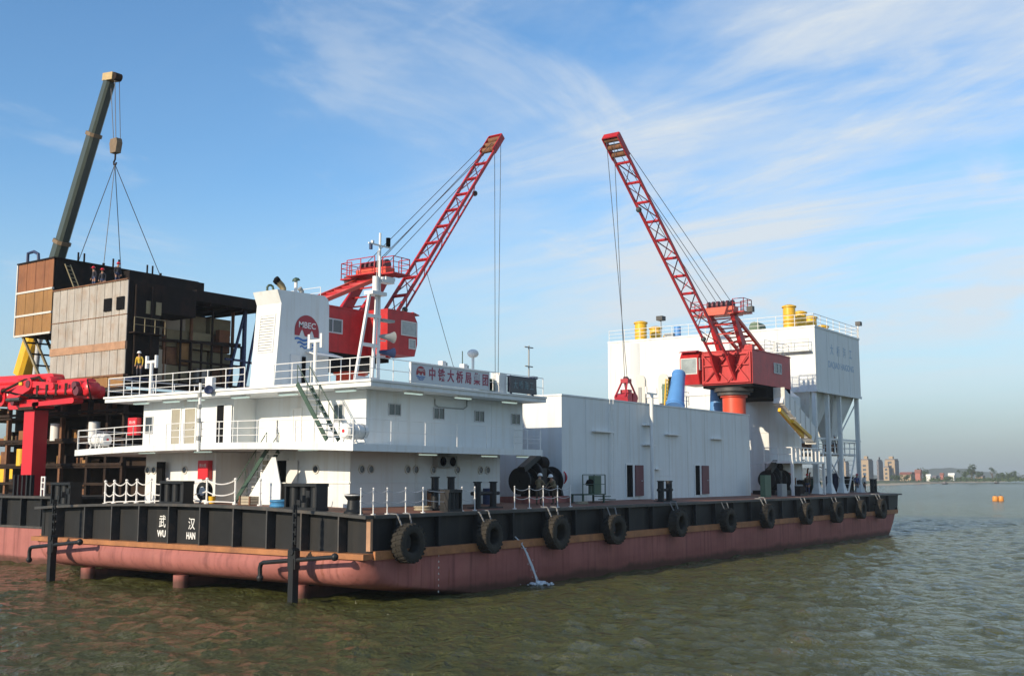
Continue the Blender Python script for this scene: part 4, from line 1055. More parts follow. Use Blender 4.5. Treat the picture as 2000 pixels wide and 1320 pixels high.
    for q in (-1, 1): railing(mb, [T(HX-.75, q*1.4, HZ+.09), T(HX-.75, q*2.35, HZ+.09), T(HX+.85, q*2.35, HZ+.09), T(HX+.85, q*1.4, HZ+.09)], 1.05, 3, .9, .03)
    railing(mb, [T(HX-1.35, -1.25, HZ+.09), T(HX-1.35, 1.25, HZ+.09)], 1.05, 3, 1.2, .03)
    mb.build('head_railing', 'crane_red', t)
    q = T(HX+.4, 2.75, HZ+.25)
    MB().box(q.x-.22, q.x+.22, q.y-.25, q.y+.25, q.z-.25, q.z+.2).build('floodlight', 'edge_steel', t)
    mb = MB(); railing(mb, [T(-1.5, 2.2, 15.84), T(-rear+.1, 2.2, 15.84), T(-rear+.1, -2.2, 15.84)], 1.0, 3, 1.3, .02); mb.build('roof_railing', 'white_metal', t)
    # boom
    F0 = (2.6, 15.15); TX, TZ = luff
    dv = Vector((TX-F0[0], 0, TZ-F0[1])); LB = dv.length; dv.normalize(); nv = Vector((-dv.z, 0, dv.x))
    def B(l, y, n): return T(F0[0]+dv.x*l+nv.x*n, y, F0[1]+dv.z*l+nv.z*n)
    def hw(l): return .66 if l > 1.5 else lerp(.72, .66, l/1.5)
    upv = Vector((s*nv.x, 0, nv.z))
    for q in (-1, 1):
        MB().bar(B(0, q*.66, 0), B(LB-.1, q*.60, 0), .13, .22, up=upv).build('boom_chord', 'crane_red', t)
    rungs = [1.6+i*1.83 for i in range(int((LB-3.2)/1.83)+1)]
    for l in rungs:
        MB().bar(B(l, -.57, .0), B(l, .57, .0), .12, .19, up=upv).build('boom_rung', 'crane_red', t)
    mb = MB()
    for i, (a, b_) in enumerate(zip(rungs[:-1], rungs[1:])):
        q = 1 if i % 2 else -1
        mb.bar(B(a+.1, q*.55, .12), B(b_-.1, -q*.55, .12), .07); mb.bar(B(a+.1, -q*.55, -.12), B(b_-.1, q*.55, -.12), .05)
    mb.build('boom_lacing', 'door_maroon', t)
    for q in (-.62, .62): MB().bar(B(LB-1.7, q, .05), B(LB+.2, q, .05), .08, .5, up=upv).build('tip_plate', 'crane_red', t)
    mb = MB()
    for l in (LB-1.4, LB-.75, LB-.1): mb.tube(B(l, -.57, .05), B(l, .57, .05), .22, 14)
    mb.build('tip_sheaves', 'rust_brown', t, smooth=True)
    mb = MB(); mb.bar(B(LB+.22, -.62, .05), B(LB+.22, .62, .05), .08, .5, up=upv); mb.build('tip_crossbeam', 'crane_red', t)
    # slender rope guide below the boom
    mb = MB(); d_ = -.95
    mb.bar(B(3.0, 0, d_), B(LB*.74, 0, d_*.9), .11); 
    for i in range(9):
        l = lerp(3.2, LB*.73, i/8); mb.bar(B(l, 0, d_*lerp(1, .9, i/8)), B(l+.3, .5 if i % 2 else -.5, -.1), .06)
    mb.build('rope_guide', 'crane_red', t)
    mb = MB()
    for l in (3.0, LB*.74): mb.ball(B(l, 0, d_), .22, 10)
    mb.build('guide_roller', 'edge_steel', t, smooth=True)
    if s > 0: MB().tube(B(7, .2, d_), T(11.0, 0, 12.6), .02, 6).build('tag_line', 'wire', t)
    # pendants
    for y, dz_ in ((-.9, .3), (-.35, .0), (.35, .3), (.9, .0)):
        MB().tube(T(HX+.1, y, HZ+1.1-dz_), B(LB-.9-2.2*(dz_ > 0), y*.6, .3), .024, 6).build('pendant_rope', 'wire', t)
    return t, B(LB, .3, -.3), B(LB, -.3, -.3)
c2, ra, rb = make_crane(50.0, 5.45, -1, (19.6, 29.2), 'red deck crane on an sunlit orange pedestal before the white silo, boom leaning left', 4.0, 6.9)
c1, rc, rd_ = make_crane(16.5, 17.0, 1, (15.75, 31.7), 'red deck crane behind the funnel and deckhouse, boom leaning right', 10.0, 5.1)

def make_grab(x, y, z, label, tops, k=.66):
    t = thing('clamshell_grab', label, 'grab', (x, y, z), 'grabs hung from the deck cranes')
    for q in (-1, 1):
        prof = [(.05, 0), (.35, -.05), (.95, .25), (1.15, .75), (1.0, 1.05), (.15, 1.25)]
        MB().prism([(x+q*a*k, z+b*k) for a, b in prof], 'y', y-.8*k, y+.8*k).build('shell', 'logo_red', t)
        for yy in (-.6, .6): MB().bar((x+q*1.25*k, y+yy*k, z+.8*k), (x+q*.22*k, y+yy*.5*k, z+2.55*k), .15*k).build('arm', 'logo_red', t)
    MB().box(x-.4*k, x+.4*k, y-.45*k, y+.45*k, z+2.3*k, z+2.75*k).build('head', 'logo_red', t)
    MB().box(x-.35*k, x+.35*k, y-.5*k, y+.5*k, z+1.25*k, z+1.6*k).build('lower_block', 'logo_red', t)
    MB().tube((x-.25*k, y, z+2.8*k), (x+.25*k, y, z+2.8*k), .22*k, 12).build('sheave', 'door_maroon', t, smooth=True)
    MB().tube((x, y, z+1.5*k), (x, y, z+2.4*k), .1*k, 8).build('ram', 'wire', t)
    for i, p in enumerate(tops): MB().tube(p, (x+(.18 if i else -.18), y, z+2.8*k), .022, 6).build('hoist_rope', 'wire', t)
make_grab(32.0, 5.45, 10.45, 'dark red clamshell grab hanging over the long plant house', [ra, rb])
make_grab(32.4, 17.0, 10.45, 'clamshell grab on the ropes of the crane behind the deckhouse', [rc, rd_])
# ------------------------------------------------------------------ blue chutes, round tank
def blue_pipe(p, q, r0, r1, label):
    t = thing('blue_chute', label, 'chute', p, 'blue chutes on the plant house')
    MB().tube(p, q, r0, 24, r1).build('barrel', 'blue_paint', t, smooth=True)
    d = (Vector(q)-Vector(p)).normalized()
    for k, r in ((0.06, r0), (.94, r1)):
        c = Vector(p).lerp(Vector(q), k); MB().tube(c-d*.06, c+d*.06, r+.05, 24).build('flange', 'blue_paint', t, smooth=True)
blue_pipe((44.29, 8.00, 11.00), (45.90, 8.40, 13.91), .74, .52, 'leaning blue chute left of the sunlit orange crane pedestal')
blue_pipe((52.05, 8.00, 10.65), (52.19, 8.00, 13.17), .62, .56, 'short upright blue chute beside the sunlit orange crane pedestal')
t = thing('mixer_platform', 'white railed mixer platform with a yellow ladder between the blue chutes', 'platform', (48, 11, 10.5))
MB().box(44, 48.8, 9, 12, 10.53, 10.75).build('plinth', 'rust_band', t)
MB().box(44.5, 48.5, 9.5, 12, 10.75, 11.4).build('tank', 'white_metal', t)
mb = MB(); railing(mb, [(44, 9, 11.4), (48.8, 9, 11.4)], 1.1, 3, 1.2); mb.build('railing', 'white_metal', t)
MB().box(45.2, 46.4, 9.1, 9.6, 11.4, 13.0).build('mixer_motor', 'mid_green', t)
mb = MB()
for s in (-.2, .2): mb.tube((44.0+s, 8.7, 10.5), (44.4+s, 8.7, 13.3), .06, 6)
for i in range(9): mb.tube((43.84+i*.045, 8.7, 10.8+i*.3), (44.24+i*.045, 8.7, 10.8+i*.3), .04, 5)
mb.build('ladder', 'yellow_paint', t)

t = thing('round_tank', 'tall round white tank behind the far winch under the red crane', 'tank', (60, 7.2, 4))
MB().lathe([(2.75, -.2), (2.75, 8.6), (2.0, 9.2), (.1, 9.3)], (59.4, 6.3, 3.9), (0,0,1), 48).build('shell', 'silo_paint', t, smooth=True, angle=30)
mb = MB()
for z in (6.6, 9.3): mb.lathe([(2.755, z-.03), (2.775, z), (2.755, z+.03)], (59.4, 6.3, 0), (0,0,1), 48)
mb.build('weld_ring', 'silo_paint', t)

# ------------------------------------------------------------------ silo block
def make_silo():
    X0, X1, Y0, Y1, ZB, ZT = 62.6, 75.0, 3.0, 25.0, 13.3, 19.25
    t = thing('batching_silo', 'large white batching silo block on legs at the bow end of the barge', 'silo', (68, 14, 4))
    MB().box(X0, X1, Y0, Y1, ZB, ZT).build('bin', 'silo_paint', t)
    MB().box(X0+.1, X1-4, 10.5, 22.4, 3.85, ZB-.003).build('plant_wall', 'silo_paint', t)
    # rounded silo at the far end
    MB().lathe([(2.6, 3.9), (2.6, 18.9)], (X0+1.9, Y1-2.0, 0), (0,0,1), 40).build('end_silo', 'silo_paint', t, smooth=True)
    mb = MB()
    for y in (6.6, 10.2, 13.9, 17.6): mb.box(X0-.02, X0-.002, y-.03, y+.03, ZB+.1, ZT-.1)
    for x in (65.7, 68.8, 71.9): mb.box(x-.03, x+.03, Y0-.02, Y0-.002, ZB+.1, ZT-.1)
    mb.build('panel_seam', 'silo_paint', t)
    mb = MB(); mb.box(X0-.08, X1+.08, Y0-.08, Y0-.003, ZB-.12, ZB+.12); mb.box(X0-.08, X0-.003, Y0-.003, 10.4, ZB-.12, ZB+.12)
    mb.box(X0-.06, X1+.06, Y0-.06, Y0-.003, ZT-.12, ZT+.05); mb.box(X0-.06, X0-.003, Y0-.003, Y1, ZT-.12, ZT+.05); mb.build('edge_beam', 'silo_paint', t)
    # hoppers
    for xc in (65.7, 71.9):
        for yc in (5.4, 9.0):
            a, b_ = 2.95, 1.72
            vs = [(xc-a,yc-b_,ZB-.01),(xc+a,yc-b_,ZB-.01),(xc+a,yc+b_,ZB-.01),(xc-a,yc+b_,ZB-.01),(xc-.4,yc-.4,8.6),(xc+.4,yc-.4,8.6),(xc+.4,yc+.4,8.6),(xc-.4,yc+.4,8.6)]
            h = MB().add(vs, [(0,1,5,4),(1,2,6,5),(2,3,7,6),(3,0,4,7),(4,5,6,7)]).build('hopper', 'silo_paint', t)
            MB().box(xc-.45, xc+.45, yc-.45, yc+.45, 7.9, 8.6).build('gate', 'rust_brown', h)
    # legs with flared feet
    for x, y in ((62.9, 3.35), (66.2, 3.35), (69.5, 3.35), (74.6, 3.35), (74.6, 6.4), (74.6, 10.2), (66.2, 10.2), (62.9, 7.0)):
        mb = MB(); mb.box(x-.18, x+.18, y-.18, y+.18, 4.9, ZB-.005)
        vs = [(x+i*.18, y+j*.18, 4.9) for i, j in ((-1,-1),(1,-1),(1,1),(-1,1))] + [(x+i*.6, y+j*.4, 3.85) for i, j in ((-1,-1),(1,-1),(1,1),(-1,1))]
        mb.add(vs, [(0,1,5,4),(1,2,6,5),(2,3,7,6),(3,0,4,7)])
        mb.build('leg', 'silo_paint', t)
    # working platform and its rails
    MB().box(63.2, 76.0, 3.7, 9.8, 7.55, 7.7).build('platform', 'white_metal', t)
    mb = MB(); railing(mb, [(63.2, 3.72, 7.7), (76, 3.72, 7.7), (76, 9.7, 7.7)], 1.1, 2, 1.5, .04); mb.build('platform_railing', 'white_metal', t)
    MB().bar((63.2, 3.6, 9.0), (76, 3.6, 9.0), .18).build('tie_beam', 'white_metal', t)
    # pipes, braces and a steep stair between the legs
    for x in (63.9, 67.6, 70.6): MB().tube((x, 4.0, 3.9), (x, 4.0, 8.6), .09, 10).build('riser_pipe', 'white_metal', t, smooth=True)
    for a, c in (((66.2, 3.5, 5.2), (69.5, 3.5, 7.4)), ((69.5, 3.5, 5.2), (66.2, 3.5, 7.4)), ((74.6, 3.6, 5.0), (74.6, 9.8, 7.4)), ((69.5, 3.5, 9.2), (74.6, 3.5, 12.6))):
        MB().bar(a, c, .10).build('brace', 'white_metal', t)
    st = MB().bar((70.2, 3.0, 3.95), (72.6, 3.0, 7.6), .08, .2).build('stair', 'white_metal', t)
    for i in range(8): MB().box(70.2+i*.3, 70.5+i*.3, 3.05, 3.6, 4.3+i*.45, 4.34+i*.45).build('step', 'white_metal', st)
    # white gate frame with a landing
    mb = MB()
    gx0, gx1 = 54.62, 62.05
    for x in (gx0, gx1): mb.box(x-.12, x+.12, 2.3, 2.5, 3.9, 6.6); mb.box(x-.12, x+.12, 4.8, 5.0, 3.9, 6.6)
    mb.box(gx0-.12, gx1+.12, 2.28, 5.0, 6.6, 6.78); mb.build('landing', 'white_metal', t)
    mb = MB(); railing(mb, [(gx0, 2.4, 6.78), (gx1, 2.4, 6.78)], 1.15, 1, .95, .06); railing(mb, [(gx0, 2.4, 6.78), (gx0, 4.9, 6.78)], 1.15, 2, 1.2, .05); mb.build('landing_railing', 'white_metal', t)
    # inclined covered conveyor coming down beside the tank, yellow beams
    cv0, cv1 = (52.98, 2.70, 12.15), (58.56, 2.20, 9.05)
    MB().bar(cv0, cv1, .9, 1.3).build('conveyor', 'white_metal', t)
    mb = MB(); mb.bar((50.92, 1.90, 10.91), (55.43, 1.70, 8.86), .24, .3); mb.bar((52.97, 1.60, 10.06), (56.68, 1.50, 8.81), .22, .25); mb.build('conveyor_beam', 'yellow_paint', t)
    for i in range(7):
        a = Vector(cv0).lerp(Vector(cv1), i/6)
        MB().box(a.x-.05, a.x+.05, a.y-.5, a.y+.5, a.z-.75, a.z+.75).build('conveyor_rib', 'soffit_paint', t)
    # arched hatches, doorway on the stern side
    for y in (21.16, 18.54):
        f = MB(); n = 14
        pts = [(y-.55, 13.5-1.6)] + [(y-.55*math.cos(math.pi*i/n), 15.1+.55*math.sin(math.pi*i/n)) for i in range(n+1)] + [(y+.55, 13.5-1.6)]
        f.prism(pts, 'x', X0-.25, X0-.01); a = f.build('arched_hatch', 'soffit_paint', t)
        MB().box(X0-.3, X0-.251, y-.18, y+.18, 12.2, 14.4).build('ladder_plate', 'grey_box', a)
    dy0, dy1 = 16.31, 18.00
    f = MB().box(X0-.12, X0-.003, dy0-.15, dy1+.15, 12.0, 15.55).build('doorway', 'silo_paint', t)
    MB().box(X0-.14, X0-.121, dy0, dy0+(dy1-dy0)*.42, 12.2, 15.4).build('opening', 'dark_opening', f)
    MB().box(X0-.14, X0-.121, dy0+(dy1-dy0)*.52, dy1, 12.2, 15.3).build('opening', 'dark_opening', f)
    # roof railings
    mb = MB(); railing(mb, [(X0+.1, Y1-.1, ZT+.05), (X0+.1, Y0+.1, ZT+.05), (X1-.1, Y0+.1, ZT+.05), (X1-.1, Y1-.1, ZT+.05)], 1.1, 3, 1.8, .028); mb.build('roof_railing', 'white_metal', t)
    # side railing gallery on the lit face
    mb = MB(); railing(mb, [(X0-.6, 3.4, 17.0), (X0-.6, 10.0, 17.0)], 1.0, 3, 1.5, .03); mb.build('gallery_railing', 'soffit_paint', t)
    MB().box(X0-.7, X0-.01, 3.3, 10.0, 16.9, 17.0).build('gallery', 'silo_paint', t)
    # lettering on the side
    for i, ch in enumerate('大桥海工'): text('character', ch, 1.05, (67.0+i*1.75, Y0-.006, 17.35), (1,0,0), (0,0,1), 'faint_blue', t, .8, .004, bold=.01)
    text('lettering', 'DAQIAO HAIGONG', .85, (69.5, Y0-.006, 15.95), (1,0,0), (0,0,1), 'faint_blue', t, .95, .004, bold=.01)
make_silo()
def dust_filter(x, y, r, h, label):
    z = 19.3; t = thing('dust_filter', label, 'dust filter', (x, y, z), 'yellow dust filters on the silo roof')
    MB().tube((x, y, z), (x, y, z+h), r, 20).build('casing', 'yellow_paint', t, smooth=True)
    MB().lathe([(r+.1, -.08), (r+.1, .06), (r*.5, .2), (.02, .22)], (x, y, z+h), (0,0,1), 20).build('cap', 'yellow_paint', t, smooth=True)
    mb = MB()
    for k in (.3, .62): mb.lathe([(r+.002, h*k-.04), (r+.05, h*k), (r+.002, h*k+.04)], (x, y, z), (0,0,1), 20)
    mb.build('band', 'yellow_paint', t)
nm = ['tallest yellow filter nearest the corner of the silo roof', 'second yellow filter from the corner on the right of the silo roof', 'third yellow filter from the corner on the right of the silo roof', 'smallest yellow filter at the right end of the silo roof']
for i, (x, h) in enumerate(((64.2, 2.15), (67.0, 1.9), (69.8, 1.75), (73.0, 1.2))): dust_filter(x, 6.0, .58, h, nm[i])
nm = ['taller yellow filter at the left end of the silo roof', 'middle yellow filter of the three at the left of the silo roof', 'low yellow filter below the floodlight pole on the silo roof']
for i, (x, h) in enumerate(((64.2, 1.9), (67.4, 1.7), (70.6, 1.2))): dust_filter(x, 22.0, .62, h, nm[i])
t = thing('roof_fan', 'grey green fan unit on the middle of the silo roof', 'fan', (66, 10.5, 19.3))
MB().tube((65, 9.9, 19.9), (66.6, 9.9, 19.9), .55, 16).build('casing', 'mid_green', t, smooth=True)
MB().box(64.8, 66.9, 9.5, 10.3, 19.25, 19.5).build('base', 'grey_box', t)
MB().box(66.7, 67.5, 9.6, 10.2, 19.25, 19.9).build('motor', 'grey_box', t)
t = thing('roof_blower', 'blue and grey blower unit on the left half of the silo roof', 'blower', (65.6, 18.2, 19.3))
MB().tube((65, 18.2, 19.25), (65, 18.2, 20.6), .35, 14).build('pipe', 'blue_paint', t, smooth=True)
MB().box(64.4, 65.8, 18.4, 19.4, 19.25, 19.95).build('base', 'grey_box', t)
t = thing('roof_floodlight', 'floodlight on a pole at the left of the silo roof', 'floodlight', (66, 20.4, 19.3))
MB().tube((66, 20.6, 19.2), (66, 20.6, 21.6), .06, 8).build('pole', 'grey_box', t)
MB().box(65.6, 66.4, 20.25, 20.95, 21.55, 22.0).build('lamp_head', 'edge_steel', t)
t = thing('corner_floodlight', 'small floodlight on the far right corner rail of the silo roof', 'floodlight', (74.9, 3.0, 19.3))
MB().tube((74.9, 3.0, 19.25), (74.9, 3.0, 20.9), .07, 8).build('pole', 'white_metal', t)
MB().box(74.7, 75.3, 2.7, 3.2, 20.6, 21.0).build('lamp_head', 'edge_steel', t)
# gear at the bow
for (x, y, w, h, m, n, c, l) in ((59.2, 3.4, 1.2, 1.2, 'dark_opening', 'bow_cable_reel', 'cable reel', 'dark cable reel left of the first silo leg'),
                           (65.2, 4.6, 1.2, 1.15, 'dark_green', 'hose_reel', 'hose reel', 'dark green reel between the silo legs'),
                           (72.6, 5.2, 1.3, 1.7, 'navy', 'pump_unit', 'pump', 'navy blue pump unit between the last two silo legs')):
    t = thing(n, l, c, (x, y, deck_z(y)))
    z = deck_z(y)
    MB().box(x-w*.6, x+w*.6, y-.5, y+.5, z-.02, z+.2).build('base', 'black_paint', t)
    MB().lathe([(.05, -.5), (h*.5, -.5), (h*.5, -.42), (h*.3, -.4), (h*.3, .4), (h*.5, .42), (h*.5, .5), (.05, .5)], (x, y, z+h*.55), (1,0,0), 20).build('drum', m, t, smooth=True, angle=40)
    MB().box(x-w*.6, x-w*.5, y-.12, y+.12, z+.2, z+h*.6).build('stand', 'black_paint', t)
def genset(x, y, m, name, cat, label, k=1.0):
    z = deck_z(y); t = thing(name, label, cat, (x, y, z), None)
    MB().box(x-1.0*k, x+1.0*k, y-.45*k, y+.45*k, z-.02, z+.16).build('skid', 'black_paint', t)
    MB().box(x-.85*k, x+.35*k, y-.36*k, y+.36*k, z+.16, z+1.0*k).build('engine_block', m, t)
    MB().tube((x+.36*k, y, z+.62*k), (x+.98*k, y, z+.62*k), .34*k, 16).build('alternator', 'dark_steel', t, smooth=True)
    for i in range(4): MB().box(x-.75*k+i*.27*k, x-.6*k+i*.27*k, y-.30*k, y+.30*k, z+1.0*k, z+1.16*k).build('cylinder_head', 'grey_box', t)
    MB().path([(x-.6*k, y+.2*k, z+1.1*k), (x-.6*k, y+.2*k, z+1.7*k), (x-.45*k, y+.2*k, z+1.85*k)], .07*k, 8).build('exhaust_pipe', 'rust_brown', t, smooth=True)
    for i in range(6): MB().box(x-.95*k, x-.86*k, y-.34*k, y+.34*k, z+.22*k+i*.13*k, z+.28*k+i*.13*k).build('radiator_slat', 'black_paint', t)
genset(61.2, 5.4, 'navy', 'generator_set', 'generator', 'navy blue generator set behind the white gate frame by the silo legs', 1.1)
genset(68.2, 5.6, 'dark_green', 'pump_set', 'pump', 'dark green pump set between the middle silo legs', 1.0)
genset(73.2, 7.6, 'black_paint', 'compressor', 'compressor', 'black compressor behind the last silo leg at the bow', 1.2)
genset(55.6, 2.2, 'dark_steel', 'diesel_pump', 'pump', 'small dark diesel pump right of the far winch', .8)
hbitt('mooring_bitt', 75.3, 2.2, 'black bitt at the bow corner of the barge', .4, .9, 1.3)
fairlead(74.6, 4.6, 'black roller fairlead at the bow behind the corner bitt', 1.6, .9, 1.5)

# ------------------------------------------------------------------ people
def person(x, y, z, face, label, pose='stand', top='tan_cloth', legs='brown_cloth', helmet='helmet_white', h=1.72):
    t = thing('person', label, 'person', (x, y, z))
    k = h/1.72
    lean = {'stand': .02, 'bend': .30, 'reach': .10}[pose]
    def J(f, l, u): # forward, left, up
        return (f*k, l*k, u*k)
    hipf = 0.0; sh_u = 1.42-.10*lean*3 ; sh_f = lean*.9; nk_u = sh_u+.06
    V = {}; E_ = []; Rr = {}; Mt = {}
    def v(n, p, r, m): V[n] = J(*p); Rr[n] = r*k; Mt[n] = m
    def e(*ns): E_.extend(zip(ns[:-1], ns[1:]))
    v('pel', (0, 0, .95), .155, legs); v('belly', (sh_f*.35, 0, 1.08), .145, top); v('chest', (sh_f*.8, 0, 1.28-.06*lean), .165, top)
    v('base', (sh_f, 0, sh_u), .10, top); v('neck', (sh_f+.05, 0, nk_u+.04), .058, 'skin'); v('head', (sh_f+.09+.1*lean, 0, nk_u+.15), .095, 'skin'); v('crown', (sh_f+.10+.12*lean, 0, nk_u+.24), .075, 'skin')
    e('pel', 'belly', 'chest', 'base', 'neck', 'head', 'crown')
    v('nose', (sh_f+.20+.1*lean, 0, nk_u+.13), .022, 'skin'); e('head', 'nose')
    for s, q in (('L', 1), ('R', -1)):
        v('hip'+s, (0, q*.10, .90), .105, legs); v('knee'+s, (.03, q*.12, .50), .072, legs); v('ank'+s, (-.02, q*.13, .10), .055, legs); v('toe'+s, (.16, q*.15, .045), .045, 'boot')
        e('pel', 'hip'+s, 'knee'+s, 'ank'+s, 'toe'+s)
        v('sh'+s, (sh_f, q*.19, sh_u-.03), .075, top)
        if pose == 'stand': el, wr = (sh_f-.03, q*.25, 1.14), (sh_f+.08, q*.24, .90)
        elif pose == 'bend': el, wr = (sh_f+.16, q*.27, 1.10), (sh_f+.38, q*.14, 1.02)
        else: el, wr = (sh_f+.10, q*.26, 1.16), (sh_f+.36, q*.16, 1.16)
        v('el'+s, el, .052, top); v('wr'+s, wr, .036, top)
        dr = (Vector(wr)-Vector(el)).normalized()
        pm = Vector(wr)+dr*.07; v('palm'+s, tuple(pm), .034, 'skin')
        e('base', 'sh'+s, 'el'+s, 'wr'+s, 'palm'+s)
        sd = dr.cross(Vector((0, 0, 1)) if abs(dr.z) < .9 else Vector((1, 0, 0))).normalized(); cu = sd.cross(dr)
        for i, ln in enumerate((.075, .085, .08, .062)):
            b0 = pm+dr*.03+sd*(.024*(i-1.5)); a = b0+dr*ln*.5-cu*.01*q; c = a+dr*ln*.4-cu*.025*q
            v(f'f{i}a'+s, tuple(a), .009, 'skin'); v(f'f{i}b'+s, tuple(c), .008, 'skin'); e('palm'+s, f'f{i}a'+s, f'f{i}b'+s)
        th = pm+sd*(-.045)+dr*.02; v('th'+s, tuple(th), .011, 'skin'); v('tb'+s, tuple(th+dr*.035), .009, 'skin'); e('palm'+s, 'th'+s, 'tb'+s)
    names = list(V); ix = {n: i for i, n in enumerate(names)}
    me = bpy.data.meshes.new('person_skeleton'); me.from_pydata([V[n] for n in names], [(ix[a], ix[b]) for a, b in E_], []); me.update()
    o = bpy.data.objects.new('person_skeleton', me); C.objects.link(o)
    sm = o.modifiers.new('skin', 'SKIN'); sm.use_smooth_shade = True
    sk = me.skin_vertices[0].data
    for n in names:
        sk[ix[n]].radius = (Rr[n], Rr[n]*(1.25 if n in ('chest', 'belly', 'pel') else 1.0)) if n not in ('chest', 'belly', 'pel') else (Rr[n]*.8, Rr[n]*1.15)
    sk[ix['pel']].use_root = True
    ss = o.modifiers.new('sub', 'SUBSURF'); ss.levels = 1; ss.render_levels = 1
    dg = bpy.context.evaluated_depsgraph_get(); ev = o.evaluated_get(dg)
    bm_ = bpy.data.meshes.new_from_object(ev); bpy.data.objects.remove(o); bpy.data.meshes.remove(me)
    mats = ['skin', top, legs, 'boot']; mats = list(dict.fromkeys(mats))
    bm_.materials.clear()
    for m in mats: bm_.materials.append(M[m])
    pv = [(Vector(V[n]), Mt[n]) for n in names]
    for p in bm_.polygons:
        c = p.center; p.material_index = mats.index(min(pv, key=lambda q: (q[0]-c).length_squared)[1])
    bm_.name = 'body'
    b = bpy.data.objects.new('body', bm_); C.objects.link(b); b.parent = t
    hc = Vector(V['crown'])
    hm = MB().lathe([(.150, -.02), (.135, .0), (.13, .05), (.105, .10), (.06, .13), (.005, .14)], hc+Vector((-.01, 0, -.03)), (lean*.5, 0, 1), 16)
    hm.lathe([(.128, 0), (.165, -.015), (.15, -.03)], hc+Vector((.02, 0, -.03)), (lean*.5, 0, 1), 16)
    ho = hm.build('helmet', helmet, None, smooth=True); ho.parent = t
    t.rotation_euler = (0, 0, face)
    return t
person(16.34, 2.2, deck_z(2.2), R(10), 'person in tan work clothes and white helmet standing by the winch, left of the pair', 'reach')
person(18.00, 2.2, deck_z(2.2), R(175), 'person in tan work clothes and white helmet bending by the winch, right of the pair', 'bend', 'tan_cloth', 'brown_cloth')
person(70.90, 4.4, 7.7, R(200), 'person in dark clothes and white helmet on the platform under the silo', 'stand', 'dark_cloth', 'dark_cloth')
person(76.16, 3.4, deck_z(3.4), R(250), 'person in pale clothes and white helmet standing at the bow', 'stand', 'pale_line', 'dark_cloth', 'helmet_white')
person(74.2, 3.5, deck_z(3.5), R(220), 'person in blue jacket and red helmet standing at the bow', 'stand', 'blue_cloth', 'dark_cloth', 'helmet_red')
person(59.54, 3.0, deck_z(3.0), R(200), 'person in brown jacket with red helmet beneath the white landing', 'stand', 'brown_cloth', 'navy', 'helmet_red')

# ------------------------------------------------------------------ gear lying on the stern deck
def coil(x, y, r, n, m, label, name='rope_coil', cat='rope coil', rr=.035):
    t = thing(name, label, cat, (x, y, deck_z(y)))
    mb = MB(); rnd = random.Random(int(x*10+y)); pts = []
    for i in range(n*16):
        a = 2*math.pi*i/16; q = r*(1+.12*math.sin(a*.37)+rnd.uniform(-.03, .03))
        pts.append((x+q*math.cos(a), y+q*math.sin(a), deck_z(y)+rr+rr*1.3*(i//16)))
    mb.path(pts, rr, 6); mb.build('coil', m, t, smooth=True)
coil(1.3, 6.73, .42, 4, 'hose_blue', 'coil of blue hose on the deck left of the near roller fairlead', 'hose_coil', 'hose', .06)
coil(6.0, 1.9, .38, 4, 'rope', 'coil of tan rope on the side deck behind the first tyre')
coil(20.5, 2.0, .35, 3, 'rope', 'coil of tan rope on the side deck right of the two workers')
yy = 13.40
t = thing('hose_reel', 'round black and white hose reel with a yellow bucket before the stair alcove', 'hose reel', (2.2, yy, deck_z(yy)))
MB().lathe([(.10, -.16), (.46, -.16), (.46, -.11), (.26, -.10), (.26, .10), (.46, .11), (.46, .16), (.10, .16)], (2.2, yy, deck_z(yy)+.62), (1,0,0), 24).build('drum', 'black_paint', t, smooth=True, angle=40)
MB().lathe([(.001, -.18), (.22, -.18), (.24, -.161)], (2.2, yy, deck_z(yy)+.62), (1,0,0), 18).build('hub', 'white_metal', t)
for s in (-1, 1): MB().bar((2.2, yy+s*.35, deck_z(yy)), (2.2, yy, deck_z(yy)+.62), .07).build('stand', 'black_paint', t)
yy = 12.55
o = MB().lathe([(.02, 0), (.15, 0), (.19, .36), (.2, .37), (.17, .36), (.13, .03)], (2.0, yy, deck_z(yy)), (0,0,1), 16).build('bucket', 'yellow_paint', None, smooth=True); tag(o, 'small yellow bucket at the right foot of the hose reel', 'bucket')
yy = 9.46
t = thing('wooden_crate', 'small brown wooden crate on the deck at the foot of the stair', 'crate', (1.8, yy, deck_z(yy)))
for k in range(3): MB().box(1.5, 2.1, yy-.4, yy+.4, deck_z(yy)+.02+k*.14, deck_z(yy)+.14+k*.14).build('board', 'door_tan', t)
for s in (-.36, .36): MB().box(1.44, 1.499, yy+s-.04, yy+s+.04, deck_z(yy), deck_z(yy)+.44).build('batten', 'rust_brown', t)
yy = 6.18
t = thing('gas_bottle_rack', 'grey drum with a lever standing left of the near roller fairlead', 'drum', (1.9, yy, deck_z(yy)))
MB().lathe([(.02, 0), (.24, 0), (.25, .3), (.26, .31), (.25, .32), (.25, .62), (.02, .64)], (1.9, yy, deck_z(yy)), (0,0,1), 18).build('shell', 'grey_box', t, smooth=True)
MB().bar((1.9, yy, deck_z(yy)+.6), (1.85, yy-.1, deck_z(yy)+1.0), .04).build('lever', 'black_paint', t)
for i, (x, m, l) in enumerate(((14.2, 'navy', 'navy oil drum at the right end of the deckhouse side'), (9.4, 'rust_brown', 'rusty oil drum against the deckhouse side behind the tall bitt'))):
    t = thing('oil_drum', l, 'oil drum', (x, 4.15, deck_z(4.15)), None)
    MB().lathe([(.02, 0), (.28, 0), (.28, .28), (.30, .29), (.28, .30), (.28, .58), (.30, .59), (.28, .60), (.28, .88), (.25, .87), (.02, .87)], (x, 4.15, deck_z(4.15)-.01), (0,0,1), 18).build('shell', m, t, smooth=True)
